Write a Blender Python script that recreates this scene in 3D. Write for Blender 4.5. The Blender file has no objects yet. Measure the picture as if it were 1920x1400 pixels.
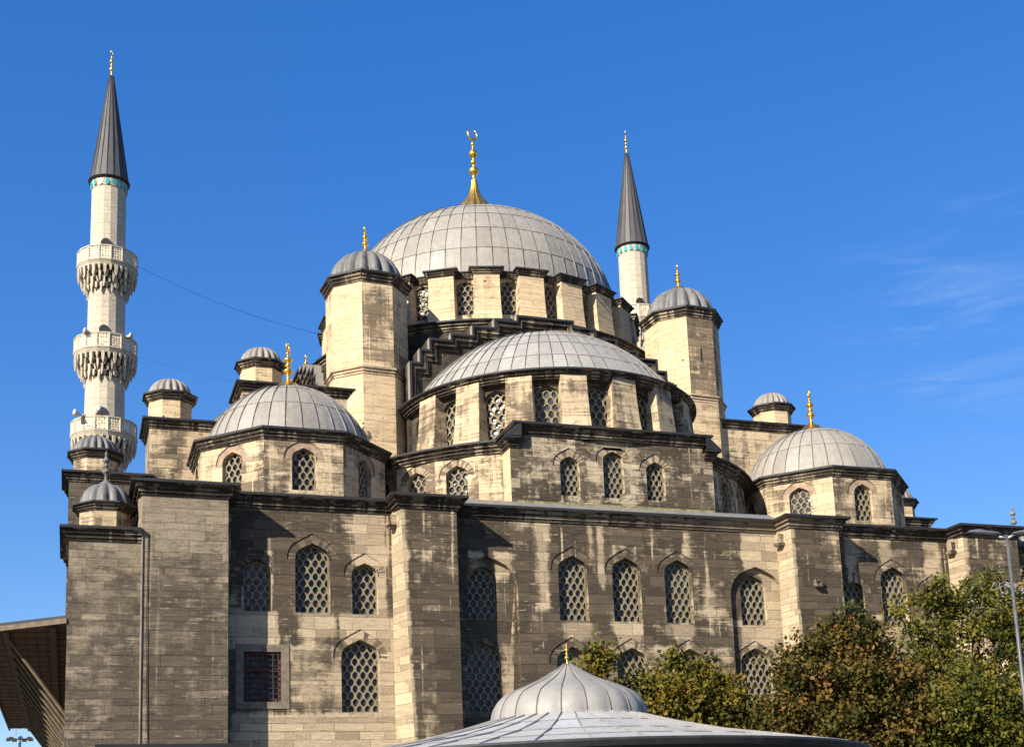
import bpy, bmesh, math, random
from mathutils import Vector, Matrix
from mathutils.geometry import delaunay_2d_cdt, tessellate_polygon
random.seed(7)
PI = math.pi
rad = math.radians
scene = bpy.context.scene
COL = scene.collection

# ---------------------------------------------------------------- camera, sky, sun, exposure
cam_d = bpy.data.cameras.new('camera')
cam = bpy.data.objects.new('camera', cam_d)
COL.objects.link(cam)
CR = Vector((0.94579355, -0.32246819, -0.03858537))
CU = Vector((-0.02334615, -0.18600877, 0.98227068))
CF = Vector((0.32392826, 0.92812446, 0.18345429))
cam.matrix_world = Matrix(((CR.x, CU.x, -CF.x, -24.092), (CR.y, CU.y, -CF.y, -74.4044),
                           (CR.z, CU.z, -CF.z, 3.0), (0, 0, 0, 1)))
cam_d.sensor_width = 36
cam_d.lens = 2438.49 / 1920 * 36
cam_d.shift_x = (960 - 971.73) / 1920          # a shift lens held low
cam_d.shift_y = (1150.63 - 700) / 1920
cam_d.clip_end = 5000
scene.camera = cam

SUN = Vector((-0.724, -0.477, 0.498)).normalized()
world = bpy.data.worlds.new("World")
scene.world = world
world.use_nodes = True
wn, wl = world.node_tree.nodes, world.node_tree.links
sky = wn.new('ShaderNodeTexSky')
sky.sky_type = 'NISHITA'
sky.sun_disc = False
sky.sun_elevation = math.asin(SUN.z)
sky.sun_rotation = math.atan2(SUN.x, SUN.y)
sky.air_density = 1.0
sky.dust_density = 0.3
sky.ozone_density = 4.0
sky.altitude = 100
bg = wn['Background']
bg.inputs['Strength'].default_value = 0.081
gm_ = wn.new('ShaderNodeGamma'); gm_.inputs[1].default_value = .62
hs_ = wn.new('ShaderNodeHueSaturation')
hs_.inputs['Hue'].default_value = .519; hs_.inputs['Saturation'].default_value = 1.68; hs_.inputs['Value'].default_value = 1.9
wl.new(sky.outputs[0], gm_.inputs[0]); wl.new(gm_.outputs[0], hs_.inputs['Color'])
# faint cirrus low in the sky to the right
tc_ = wn.new('ShaderNodeTexCoord')
mp_ = wn.new('ShaderNodeMapping'); mp_.inputs['Rotation'].default_value = (rad(20), rad(28), rad(-37)); mp_.inputs['Scale'].default_value = (3, 16, 60)
nz_ = wn.new('ShaderNodeTexNoise'); nz_.inputs['Scale'].default_value = 1.0; nz_.inputs['Detail'].default_value = 7; nz_.inputs['Roughness'].default_value = .6
nz_.inputs['Distortion'].default_value = .6
wl.new(tc_.outputs['Generated'], mp_.inputs[0]); wl.new(mp_.outputs[0], nz_.inputs['Vector'])
ds_ = wn.new('ShaderNodeVectorMath'); ds_.operation = 'DISTANCE'
ds_.inputs[1].default_value = (CF + CR * ((1810 - 971.7) / 2438.5) - CU * ((605 - 1150.6) / 2438.5)).normalized()
wl.new(tc_.outputs['Generated'], ds_.inputs[0])
f1_ = wn.new('ShaderNodeMapRange'); f1_.interpolation_type = 'SMOOTHSTEP'
for i_, v_ in ((1, .13), (2, .0), (3, 0), (4, 1)): f1_.inputs[i_].default_value = v_
wl.new(ds_.outputs['Value'], f1_.inputs[0])
f2_ = wn.new('ShaderNodeMapRange'); f2_.interpolation_type = 'SMOOTHSTEP'
for i_, v_ in ((1, .40), (2, .80), (3, 0), (4, .2)): f2_.inputs[i_].default_value = v_
wl.new(nz_.outputs[0], f2_.inputs[0])
ml_ = wn.new('ShaderNodeMath'); ml_.operation = 'MULTIPLY'
wl.new(f1_.outputs[0], ml_.inputs[0]); wl.new(f2_.outputs[0], ml_.inputs[1])
mx_ = wn.new('ShaderNodeMix'); mx_.data_type = 'RGBA'; mx_.inputs[7].default_value = (4.6, 5.4, 6.2, 1)
wl.new(ml_.outputs[0], mx_.inputs[0]); wl.new(hs_.outputs[0], mx_.inputs[6]); wl.new(mx_.outputs[2], bg.inputs[0])

sun_d = bpy.data.lights.new('sun', 'SUN')
sun_d.energy = 5.0
sun_d.angle = rad(0.5)
sun_d.color = (1.0, 0.92, 0.79)
sun = bpy.data.objects.new('sun', sun_d)
COL.objects.link(sun)
sun.rotation_euler = (-SUN).to_track_quat('-Z', 'Y').to_euler()
sun.location = SUN * 200

vs = scene.view_settings
vs.view_transform = 'Standard'
vs.look = 'None'
vs.exposure = 1.08
vs.gamma = 1

# ---------------------------------------------------------------- materials
class NT:
    def __init__(s, name):
        s.m = bpy.data.materials.new(name)
        s.m.use_nodes = True
        s.n, s.l = s.m.node_tree.nodes, s.m.node_tree.links
        s.b = s.n['Principled BSDF']
    def new(s, t, **k):
        n = s.n.new(t)
        for a, v in k.items(): setattr(n, a, v)
        return n
    def link(s, a, b): s.l.new(a, b)
    def val(s, x, sock):
        if hasattr(x, 'is_output'): s.l.new(x, sock)
        else: sock.default_value = x
    def math(s, op, a, b=0.0, clamp=False):
        n = s.new('ShaderNodeMath', operation=op, use_clamp=clamp)
        s.val(a, n.inputs[0]); s.val(b, n.inputs[1])
        return n.outputs[0]
    def mix(s, f, a, b, mode='MIX'):
        n = s.new('ShaderNodeMix', data_type='RGBA', blend_type=mode)
        s.val(f, n.inputs[0])
        for v, i in ((a, 6), (b, 7)):
            if hasattr(v, 'is_output'): s.l.new(v, n.inputs[i])
            else: n.inputs[i].default_value = (*v, 1)
        return n.outputs[2]
    def ramp(s, f, lo, hi, a=0.0, b=1.0):
        n = s.new('ShaderNodeMapRange', interpolation_type='SMOOTHSTEP')
        s.val(f, n.inputs[0])
        n.inputs[1].default_value, n.inputs[2].default_value = lo, hi
        n.inputs[3].default_value, n.inputs[4].default_value = a, b
        return n.outputs[0]
    def noise(s, vec, scale, detail=4, rough=.6, dim='3D'):
        n = s.new('ShaderNodeTexNoise', noise_dimensions=dim)
        if vec is not None: s.l.new(vec, n.inputs['Vector'])
        n.inputs['Scale'].default_value = scale
        n.inputs['Detail'].default_value = detail
        n.inputs['Roughness'].default_value = rough
        return n.outputs[0]
    def scalev(s, vec, sc):
        n = s.new('ShaderNodeVectorMath', operation='MULTIPLY')
        s.l.new(vec, n.inputs[0]); n.inputs[1].default_value = sc
        return n.outputs[0]
    def addv(s, a, b):
        n = s.new('ShaderNodeVectorMath', operation='ADD')
        s.val(a, n.inputs[0]); s.val(b, n.inputs[1])
        return n.outputs[0]
    def bump(s, h, strength, dist):
        n = s.new('ShaderNodeBump')
        n.inputs['Strength'].default_value = strength
        n.inputs['Distance'].default_value = dist
        s.l.new(h, n.inputs['Height'])
        s.l.new(n.outputs[0], s.b.inputs['Normal'])

def stone(name, light, mid, dark, bias, course=.34, block=1.05, streak=.5, blend=1.0, chips=.5, joint=.7, patch=.3, holes=False):
    """weathered limestone ashlar; UVs are metres along the wall and up it; attribute 'pale' marks washed or recut patches"""
    t = NT(name)
    uv = t.new('ShaderNodeUVMap').outputs[0]
    inf = t.new('ShaderNodeObjectInfo').outputs['Random']
    off = t.new('ShaderNodeCombineXYZ')
    t.link(t.math('MULTIPLY', inf, 37.0), off.inputs[0])
    t.link(t.math('MULTIPLY', inf, 11.0), off.inputs[2])
    p = t.addv(uv, off.outputs[0])
    sx = t.new('ShaderNodeSeparateXYZ'); t.link(p, sx.inputs[0])
    wob = t.new('ShaderNodeCombineXYZ'); t.link(sx.outputs[1], wob.inputs[1])
    w1 = t.noise(wob.outputs[0], 1.9, 1)                       # courses of unequal height
    w2 = t.noise(p, .9, 2)
    v2 = t.math('ADD', sx.outputs[1], t.math('MULTIPLY', w1, .42))
    v2 = t.math('ADD', v2, t.math('MULTIPLY', w2, .05))
    q = t.new('ShaderNodeCombineXYZ')
    t.link(t.math('ADD', sx.outputs[0], t.math('MULTIPLY', w2, .10)), q.inputs[0]); t.link(v2, q.inputs[1])
    def brick(bw, bh, mo):
        b = t.new('ShaderNodeTexBrick')
        t.link(q.outputs[0], b.inputs['Vector'])
        b.offset = .43; b.squash = .8; b.squash_frequency = 3
        for k, v in (('Scale', 1), ('Mortar Size', mo), ('Mortar Smooth', .2), ('Bias', 0), ('Brick Width', bw), ('Row Height', bh)):
            b.inputs[k].default_value = v
        b.inputs['Color1'].default_value = (0, 0, 0, 1); b.inputs['Color2'].default_value = (1, 1, 1, 1)
        b.inputs['Mortar'].default_value = (.5, .5, .5, 1)
        return b
    b1 = brick(block, course, .013)
    b2 = brick(block * 1.25, course * 1.5, .013)
    wob2 = t.new('ShaderNodeCombineXYZ'); t.link(t.math('SNAP', v2, course * 3), wob2.inputs[1]); t.link(t.math('MULTIPLY', inf, 9), wob2.inputs[0])
    sel = t.math('GREATER_THAN', t.noise(wob2.outputs[0], 3.7, 0), .53)
    def pick(n):
        a = t.mix(sel, b1.outputs[n], b2.outputs[n])
        sc_ = t.new('ShaderNodeSeparateColor'); t.link(a, sc_.inputs[0])
        return sc_.outputs[0]
    tone = pick('Color'); mort = pick('Fac')
    big = t.noise(p, .32, 5, .62)
    lam = t.noise(t.scalev(p, (.45, 7.5, 1)), 1.0, 6, .68)     # bedding layers of the stone
    lam2 = t.noise(t.scalev(p, (1.6, 16, 1)), 1.0, 4, .6)
    run = t.noise(t.scalev(p, (1.7, .16, 1)), 1.0, 4, .6)      # rain runs
    fine = t.noise(p, 9, 5, .65)
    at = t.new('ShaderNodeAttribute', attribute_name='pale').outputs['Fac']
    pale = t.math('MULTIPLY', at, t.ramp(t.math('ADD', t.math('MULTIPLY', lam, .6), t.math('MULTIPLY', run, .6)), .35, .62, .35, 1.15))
    d = t.math('ADD', t.math('MULTIPLY', t.math('SUBTRACT', big, .5), 1.9 * blend), bias)
    d = t.math('ADD', d, t.math('MULTIPLY', t.math('SUBTRACT', lam, .5), .95))
    d = t.math('ADD', d, t.math('MULTIPLY', t.math('SUBTRACT', run, .5), streak * 2))
    d = t.math('ADD', d, t.math('MULTIPLY', t.math('SUBTRACT', tone, .5), .32))
    run2 = t.noise(t.scalev(p, (3.4, .10, 1)), 1.0, 3, .6)
    d = t.math('SUBTRACT', d, t.math('MULTIPLY', t.ramp(run2, .60, .72), streak))
    d = t.math('SUBTRACT', d, t.math('MULTIPLY', t.ramp(tone, .90, .94), patch))
    blot = t.noise(t.scalev(p, (1.3, 1.9, 1)), 1.0, 8, .75)
    d = t.math('ADD', d, t.math('MULTIPLY', t.math('SUBTRACT', blot, .5), 1.5 * blend))
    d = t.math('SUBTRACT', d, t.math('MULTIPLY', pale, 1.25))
    dm = t.ramp(d, .22, .78)
    dirtc = t.mix(t.ramp(t.math('ADD', t.math('MULTIPLY', tone, .5), t.math('MULTIPLY', lam, .6)), .3, .85), dark, t.mix(.34, dark, mid))
    clean = t.mix(t.math('ADD', t.math('MULTIPLY', tone, .55), t.math('MULTIPLY', lam2, .5)), light, mid)
    c = t.mix(dm, clean, dirtc)
    c = t.mix(t.math('MULTIPLY', t.ramp(fine, .35, .75), .4), c, t.mix(.5, c, (.02, .016, .012)))
    c = t.mix(t.math('MULTIPLY', t.ramp(lam2, .58, .36), .45), c, t.mix(.6, c, (.012, .009, .007)))
    # spalled edges showing fresh stone along the beds
    ch = t.math('MULTIPLY', t.ramp(lam2, .61, .68), t.ramp(t.noise(p, .8, 4, .7), .50, .60))
    c = t.mix(t.math('MULTIPLY', ch, chips), c, light)
    c = t.mix(t.math('MULTIPLY', t.math('MULTIPLY', mort, t.ramp(t.noise(p, 1.7, 3, .6), .32, .54)), joint), c, t.mix(dm, t.mix(.5, mid, dark), (.035, .03, .025)))
    if holes:                                                   # scaffold holes and shot marks
        vo = t.new('ShaderNodeTexVoronoi'); t.link(p, vo.inputs['Vector']); vo.inputs['Scale'].default_value = .95
        c = t.mix(t.math('LESS_THAN', vo.outputs['Distance'], .062), c, (.012, .010, .008))
    t.link(c, t.b.inputs['Base Color'])
    t.b.inputs['Roughness'].default_value = .9
    t.b.inputs['Specular IOR Level'].default_value = .15
    h = t.math('ADD', t.math('MULTIPLY', lam2, .5), t.math('MULTIPLY', fine, .5))
    h = t.math('ADD', h, t.math('MULTIPLY', tone, .35))
    h = t.math('SUBTRACT', h, t.math('MULTIPLY', mort, .8))
    t.bump(h, .8, .045)
    return t.m

def lead(name, base, var, rough=.55, dirt=(.16, .14, .12), amt=.5):
    t = NT(name)
    oc = t.new('ShaderNodeTexCoord').outputs['Object']
    at = t.new('ShaderNodeAttribute', attribute_name='tone').outputs['Fac']
    n1 = t.noise(oc, 1.3, 5, .65)
    n2 = t.noise(t.scalev(oc, (5, 5, .6)), 1.0, 5, .7)
    n3 = t.noise(t.scalev(oc, (7, 7, .5)), 1.0, 5, .7)
    f = t.math('ADD', t.math('MULTIPLY', at, .30), t.math('MULTIPLY', n1, .75))
    c = t.mix(t.ramp(f, .2, .95), base, var)
    c = t.mix(t.math('MULTIPLY', t.math('MULTIPLY', t.ramp(at, .84, .88), .55), t.ramp(t.noise(t.scalev(oc, (6, 6, 1.2)), 1.0, 4, .6), .38, .6, .25, .9)), c, (var[0] * 1.06, var[1] * 1.13, var[2] * 1.30))
    c = t.mix(t.math('MULTIPLY', t.ramp(at, .22, .16), .18), c, tuple(x * .62 for x in base))
    c = t.mix(t.math('MULTIPLY', t.ramp(n2, .5, .72), amt), c, dirt)
    c = t.mix(t.math('MULTIPLY', t.ramp(n3, .54, .70), .4), c, tuple(min(.9, x * 1.35) for x in var))
    c = t.mix(t.math('MULTIPLY', t.ramp(t.noise(oc, 14, 4, .7), .5, .8), .3), c, dirt)
    t.link(c, t.b.inputs['Base Color'])
    t.b.inputs['Roughness'].default_value = rough
    t.b.inputs['Metallic'].default_value = 0.0
    t.b.inputs['Specular IOR Level'].default_value = .35
    t.bump(n1, .4, .05)
    return t.m

def plain(name, col, rough=.6, metal=0.0, vary=.25, scale=3.0, spec=.3):
    t = NT(name)
    oc = t.new('ShaderNodeTexCoord').outputs['Object']
    n = t.noise(oc, scale, 5, .65)
    c = t.mix(t.ramp(n, .3, .7), tuple(x * (1 - vary) for x in col), tuple(min(1, x * (1 + vary)) for x in col))
    t.link(c, t.b.inputs['Base Color'])
    t.b.inputs['Roughness'].default_value = rough
    t.b.inputs['Metallic'].default_value = metal
    t.b.inputs['Specular IOR Level'].default_value = spec
    return t.m

LIGHT = (.66, .535, .36)
M = {}
M['facade'] = stone('facade_stone', (.58, .46, .30), (.215, .163, .107), (.056, .044, .031), .93, course=.31, block=1.3, streak=.6, blend=1.0, chips=.75)
M['corner'] = stone('corner_stone', (.31, .25, .175), (.19, .15, .102), (.070, .057, .042), .86, course=.31, block=1.2, streak=.35, blend=1.0, chips=1.0)
M['cream'] = stone('cream_stone', (.66, .505, .315), (.53, .385, .225), (.115, .090, .062), .20, course=.42, block=1.3, streak=.5, chips=.15, joint=.6, holes=True)
M['mid'] = stone('drum_stone', (.60, .47, .305), (.40, .30, .185), (.075, .060, .044), .44, streak=.75, course=.36, block=1.2, joint=.7, patch=.5)
M['tymp'] = stone('tympanum_stone', (.56, .455, .31), (.27, .21, .14), (.050, .040, .029), .70, course=.34, block=1.1, streak=.75, blend=1.5, chips=.8, patch=1.1)
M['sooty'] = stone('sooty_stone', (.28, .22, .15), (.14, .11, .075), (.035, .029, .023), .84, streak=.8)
M['cornice'] = stone('cornice_stone', (.40, .32, .21), (.13, .10, .07), (.024, .020, .017), .80, course=2, block=.9, streak=1.6, chips=.2, joint=.2)
M['minaret'] = stone('minaret_stone', (.55, .475, .365), (.47, .40, .30), (.24, .195, .14), .04, course=.55, block=.8, streak=.3, blend=.6, chips=.1, joint=.35)
M['grille'] = plain('grille_stone', (.185, .152, .095), .85, vary=.2)
M['brickA'] = plain('arch_stone', (.115, .088, .060), .9, vary=.35)
M['brickC'] = plain('upper_arch_stone', (.27, .21, .14), .9, vary=.3)
M['brickD'] = plain('upper_arch_brick', (.27, .18, .125), .9, vary=.3)
M['brickB'] = plain('arch_brick', (.125, .085, .060), .9, vary=.35)
M['lead'] = lead('lead', (.215, .196, .166), (.295, .272, .230), dirt=(.13, .108, .085))
M['leadblue'] = lead('lead_pale', (.232, .222, .202), (.315, .297, .258), amt=.35, dirt=(.11, .10, .085))
M['leadlight'] = lead('lead_kiosk', (.30, .305, .305), (.40, .395, .375), amt=.65, dirt=(.17, .155, .135))
M['leaddark'] = lead('lead_small_dome', (.125, .122, .115), (.24, .228, .205), dirt=(.06, .05, .043), amt=.8)
M['leadcone'] = lead('lead_spire', (.046, .045, .045), (.085, .079, .074), dirt=(.035, .03, .028), amt=.4)
M['seam'] = plain('lead_seam', (.115, .105, .092), .6)
M['edge'] = plain('lead_edge', (.020, .020, .022), .6)
M['gold'] = plain('gilded_copper', (.90, .52, .10), .36, 1.0, vary=.12)
M['tile'] = plain('turquoise_tile', (.02, .30, .33), .3, vary=.2)
M['white'] = plain('white_horn', (.40, .39, .36), .5)
M['wood'] = plain('eave_boards', (.115, .068, .036), .7)
M['woodpale'] = plain('eave_beam', (.105, .078, .048), .7)
M['dark'] = plain('dark_sheet', (.012, .012, .012), .7)
M['steel'] = plain('galvanised_steel', (.33, .34, .36), .45, .6)
M['pipe'] = plain('old_pipe', (.15, .13, .105), .7)
M['moss'] = plain('mossy_mortar', (.19, .165, .075), .95, vary=.5, scale=5)
M['soot'] = plain('sooty_carving', (.085, .068, .048), .95)  # shade in the gaps between balcony pendants, painted as a darker colour
M['lampgrey'] = plain('lamp_grey', (.085, .088, .095), .45, 0.2)
M['iron'] = plain('iron_bars', (.03, .025, .022), .6)
M['redwood'] = plain('red_window_wood', (.15, .035, .018), .6)
M['marble'] = plain('window_marble', (.155, .125, .09), .8, vary=.3)
M['ground'] = plain('paving', (.09, .083, .072), .85)
M['asphalt'] = plain('asphalt', (.05, .05, .05), .9)

t = NT('window_glass')
oc = t.new('ShaderNodeTexCoord').outputs['Object']
t.link(t.mix(t.ramp(t.noise(oc, 4, 2), .3, .7), (.022, .024, .025), (.085, .088, .086)), t.b.inputs['Base Color'])
t.b.inputs['Roughness'].default_value = .18
t.b.inputs['Specular IOR Level'].default_value = .16
t.bump(t.noise(oc, 2.2, 2), .5, .12)
M['glass'] = t.m

t = NT('pierced_stone')                                        # balcony parapets are cut right through
uv = t.new('ShaderNodeUVMap').outputs[0]
vo = t.new('ShaderNodeTexVoronoi'); t.link(uv, vo.inputs['Vector']); vo.inputs['Scale'].default_value = 5.2
vo.inputs['Randomness'].default_value = .25
t.b.inputs['Base Color'].default_value = (.62, .52, .36, 1)
t.b.inputs['Roughness'].default_value = .85
tr = t.new('ShaderNodeBsdfTransparent'); ms = t.new('ShaderNodeMixShader')
t.link(t.math('LESS_THAN', vo.outputs['Distance'], .34), ms.inputs[0])
t.link(t.b.outputs[0], ms.inputs[1]); t.link(tr.outputs[0], ms.inputs[2])
t.link(ms.outputs[0], t.n['Material Output'].inputs[0])
M['pierced'] = t.m

def leafmat(name, cols):
    t = NT(name)
    at = t.new('ShaderNodeAttribute', attribute_name='tone').outputs['Fac']
    cr = t.new('ShaderNodeValToRGB'); t.link(at, cr.inputs[0])
    el = cr.color_ramp.elements
    el[0].color = (*cols[0], 1); el[1].color = (*cols[-1], 1)
    for i, c in enumerate(cols[1:-1]):
        e = el.new((i + 1) / (len(cols) - 1)); e.color = (*c, 1)
    t.link(cr.outputs[0], t.b.inputs['Base Color'])
    t.b.inputs['Roughness'].default_value = .55
    t.b.inputs['Specular IOR Level'].default_value = .12
    tl = t.new('ShaderNodeBsdfTranslucent'); t.link(cr.outputs[0], tl.inputs[0])
    ms = t.new('ShaderNodeMixShader'); ms.inputs[0].default_value = .3
    t.link(t.b.outputs[0], ms.inputs[1]); t.link(tl.outputs[0], ms.inputs[2])
    t.link(ms.outputs[0], t.n['Material Output'].inputs[0])
    return t.m
M['leafA'] = leafmat('leaf_olive', [(.026, .030, .006), (.078, .076, .011), (.14, .118, .017), (.20, .135, .023), (.20, .088, .02)])
M['leafB'] = leafmat('leaf_brown', [(.030, .034, .008), (0.036, 0.040, 0.009), (0.079, 0.068, 0.013), (0.137, 0.094, 0.022), (0.194, 0.101, 0.032), (0.187, 0.072, 0.025)])
M['leafC'] = leafmat('leaf_green', [(.020, .027, .006), (.060, .070, .011), (.12, .116, .017), (.175, .14, .023), (.18, .095, .02)])
M['bark'] = plain('bark', (.09, .065, .045), .9)

# ---------------------------------------------------------------- mesh helpers
class MB:
    def __init__(s): s.v, s.f, s.m, s.t, s.mats = [], [], [], [], []
    def mat(s, k):
        if k not in s.mats: s.mats.append(k)
        return s.mats.index(k)
    def face(s, pts, k, tone=0.0):
        i = len(s.v); s.v += [tuple(p) for p in pts]
        s.f.append(tuple(range(i, i + len(pts)))); s.m.append(s.mat(k)); s.t.append(tone)
    def idx(s, base, faces, k, tone=0.0):
        for f in faces: s.f.append(tuple(base + j for j in f)); s.m.append(s.mat(k)); s.t.append(tone)
    def box(s, x0, x1, y0, y1, z0, z1, k):
        s.hexa([(x0, y0, z0), (x1, y0, z0), (x1, y1, z0), (x0, y1, z0), (x0, y0, z1), (x1, y0, z1), (x1, y1, z1), (x0, y1, z1)], k)
    def hexa(s, p, k):
        i = len(s.v); s.v += [tuple(a) for a in p]
        s.idx(i, [(3, 2, 1, 0), (4, 5, 6, 7), (0, 1, 5, 4), (1, 2, 6, 5), (2, 3, 7, 6), (3, 0, 4, 7)], k)
    def prism(s, ring0, ring1, k, caps=True):
        n = len(ring0); i = len(s.v)
        s.v += [tuple(a) for a in ring0] + [tuple(a) for a in ring1]
        s.idx(i, [(j, (j + 1) % n, n + (j + 1) % n, n + j) for j in range(n)], k)
        if caps:
            s.idx(i, [tuple(range(n - 1, -1, -1)), tuple(range(n, 2 * n))], k)
    def tube(s, pts, r, k, n=8):
        pts = [Vector(p) for p in pts]
        rs = r if isinstance(r, (list, tuple)) else [r] * len(pts)
        i0 = len(s.v)
        for j, p in enumerate(pts):
            d = (pts[min(j + 1, len(pts) - 1)] - pts[max(j - 1, 0)]).normalized()
            a = d.orthogonal().normalized(); b = d.cross(a)
            if j:
                a = (pa - d * pa.dot(d)).normalized(); b = d.cross(a)
            pa = a
            s.v += [tuple(p + (a * math.cos(2 * PI * q / n) + b * math.sin(2 * PI * q / n)) * rs[j]) for q in range(n)]
        for j in range(len(pts) - 1):
            o = i0 + j * n
            s.idx(o, [(q, (q + 1) % n, n + (q + 1) % n, n + q) for q in range(n)], k)
        s.idx(i0, [tuple(range(n - 1, -1, -1))], k); s.idx(i0 + (len(pts) - 1) * n, [tuple(range(n))], k)
    def lathe(s, prof, k, n=24, c=(0, 0), lobes=0, amp=0.0, a0=0.0):
        i = len(s.v)
        for r, z in prof:
            for q in range(n):
                a = a0 + 2 * PI * q / n
                rr = r * (1 - amp * (1 - abs(math.cos(lobes * (a - a0) / 2)))) if lobes else r
                s.v.append((c[0] + rr * math.cos(a), c[1] + rr * math.sin(a), z))
        for j in range(len(prof) - 1):
            s.idx(i + j * n, [(q, (q + 1) % n, n + (q + 1) % n, n + q) for q in range(n)], k)
    def build(s, name, parent=None, smooth=False, uvf=None, merge=False, pale=None, mw=None):
        me = bpy.data.meshes.new(name)
        me.from_pydata(s.v, [], s.f)
        for k in s.mats: me.materials.append(M[k])
        me.polygons.foreach_set('material_index', s.m)
        if smooth: me.polygons.foreach_set('use_smooth', [True] * len(s.f))
        if any(s.t):
            me.attributes.new('tone', 'FLOAT', 'FACE').data.foreach_set('value', s.t)
        if pale is not None:
            vals = [pale(v) for v in s.v] if callable(pale) else pale
            me.attributes.new('pale', 'FLOAT', 'POINT').data.foreach_set('value', vals)
        if merge:
            bm = bmesh.new(); bm.from_mesh(me)
            bmesh.ops.remove_doubles(bm, verts=bm.verts, dist=1e-4)
            bm.to_mesh(me); bm.free()
        autouv(me, uvf)
        o = bpy.data.objects.new(name, me)
        COL.objects.link(o)
        if mw is not None: o.matrix_world = mw
        if parent is not None: o.parent = parent
        return o

def autouv(me, uvf=None):
    uv = me.uv_layers.new(name='UVMap').data
    vs_ = me.vertices
    for p in me.polygons:
        n = p.normal
        h = math.hypot(n.x, n.y)
        for li in p.loop_indices:
            c = vs_[me.loops[li].vertex_index].co
            if uvf: uv[li].uv = uvf(c, n)
            elif h < .35: uv[li].uv = (c.x, c.y)
            else:
                uv[li].uv = (c.x * -n.y / h + c.y * n.x / h, c.z / max(h, .3))

def cyl_uv(cx, cy, R_):
    def f(c, n):
        a = math.atan2(c.y - cy, c.x - cx)
        a0 = math.atan2(n.y, n.x)
        while a - a0 > PI: a -= 2 * PI
        while a - a0 < -PI: a += 2 * PI
        return (a * R_, c.z)
    return f

def empty(name, loc=(0, 0, 0)):
    o = bpy.data.objects.new(name, None)
    COL.objects.link(o); o.location = loc
    return o
def tag(o, label, cat, group=None, kind=None):
    o['label'] = label; o['category'] = cat
    if group: o['group'] = group
    if kind: o['kind'] = kind
    return o

def offset_path(path, o, closed):
    out = []
    n = len(path)
    for i, p in enumerate(path):
        p = Vector(p)
        a = Vector(path[i - 1]) if (i or closed) else None
        b = Vector(path[(i + 1) % n]) if (i < n - 1 or closed) else None
        ns = []
        for u, w in ((a, p), (p, b)):
            if u is None or w is None: continue
            d = (w - u).normalized(); ns.append(Vector((d.y, -d.x)))
        m = ns[0] if len(ns) == 1 else (ns[0] + ns[1]) / max(.3, 1 + ns[0].dot(ns[1]))
        out.append(p + m * o)
    return out

CORN = [(0, -.62), (.07, -.62), (.07, -.53), (.17, -.50), (.17, -.37), (.30, -.32), (.30, -.18), (.46, -.13)]
def cornice(mb, path, z, closed=False, s=1.0, k='cornice', prof=CORN, so=None, top=None, lipk='edge'):
    """a moulded stone cornice with a lead lip, swept along the foot line of a wall"""
    so = so or s
    pr = [(o * so, dz * s) for o, dz in prof]
    lo, lz = pr[-1]
    pr2 = [(lo, lz), (lo + .03 * so, lz), (lo + .03 * so, -.02 * s), (lo - .04 * so, .01 * s), (-.02, (top if top is not None else .06) * s)]
    n = len(path)
    rng = range(n if closed else n - 1)
    def strip(profile, kk):
        rings = [offset_path(path, o, closed) for o, _ in profile]
        for j in range(len(profile) - 1):
            for i in rng:
                i2 = (i + 1) % n
                a, b = rings[j], rings[j + 1]
                mb.face([(a[i].x, a[i].y, z + profile[j][1]), (a[i2].x, a[i2].y, z + profile[j][1]),
                         (b[i2].x, b[i2].y, z + profile[j + 1][1]), (b[i].x, b[i].y, z + profile[j + 1][1])], kk)
        if not closed:
            for i in (0, n - 1):
                pts = [(r[i].x, r[i].y, z + pz[1]) for r, pz in zip(rings, profile)]
                pts.append((path[i][0], path[i][1], z + profile[-1][1]))
                mb.face(pts, kk)
    strip(pr, k); strip(pr2, lipk)

def ngon(cx, cy, r, n=8, off=22.5):
    return [(cx + r * math.cos(rad(off + 360 / n * i)), cy + r * math.sin(rad(off + 360 / n * i))) for i in range(n)]
def arc(cx, cy, r, a0, a1, n):           # angles from -y, counter-clockwise
    return [(cx + r * math.sin(rad(a0 + (a1 - a0) * i / n)), cy - r * math.cos(rad(a0 + (a1 - a0) * i / n))) for i in range(n + 1)]
def z3(path, z): return [(p[0], p[1], z) for p in path]

# ---- arched windows
HALF = [(.5, 0), (.493, .085), (.468, .165), (.415, .24), (.32, .305), (.17, .38), (0, .46)]
ROUND = [(.5, 0), (.485, .13), (.44, .25), (.36, .35), (.26, .425), (.13, .475), (0, .50)]
def arch_pts(w, z_spring, rise, prof=HALF):
    s = rise / prof[-1][1]
    r = [(x * w, z_spring + z * s) for x, z in prof]
    return r + [(-x, z) for x, z in r[-2::-1]]                  # right spring -> apex -> left spring

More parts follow.
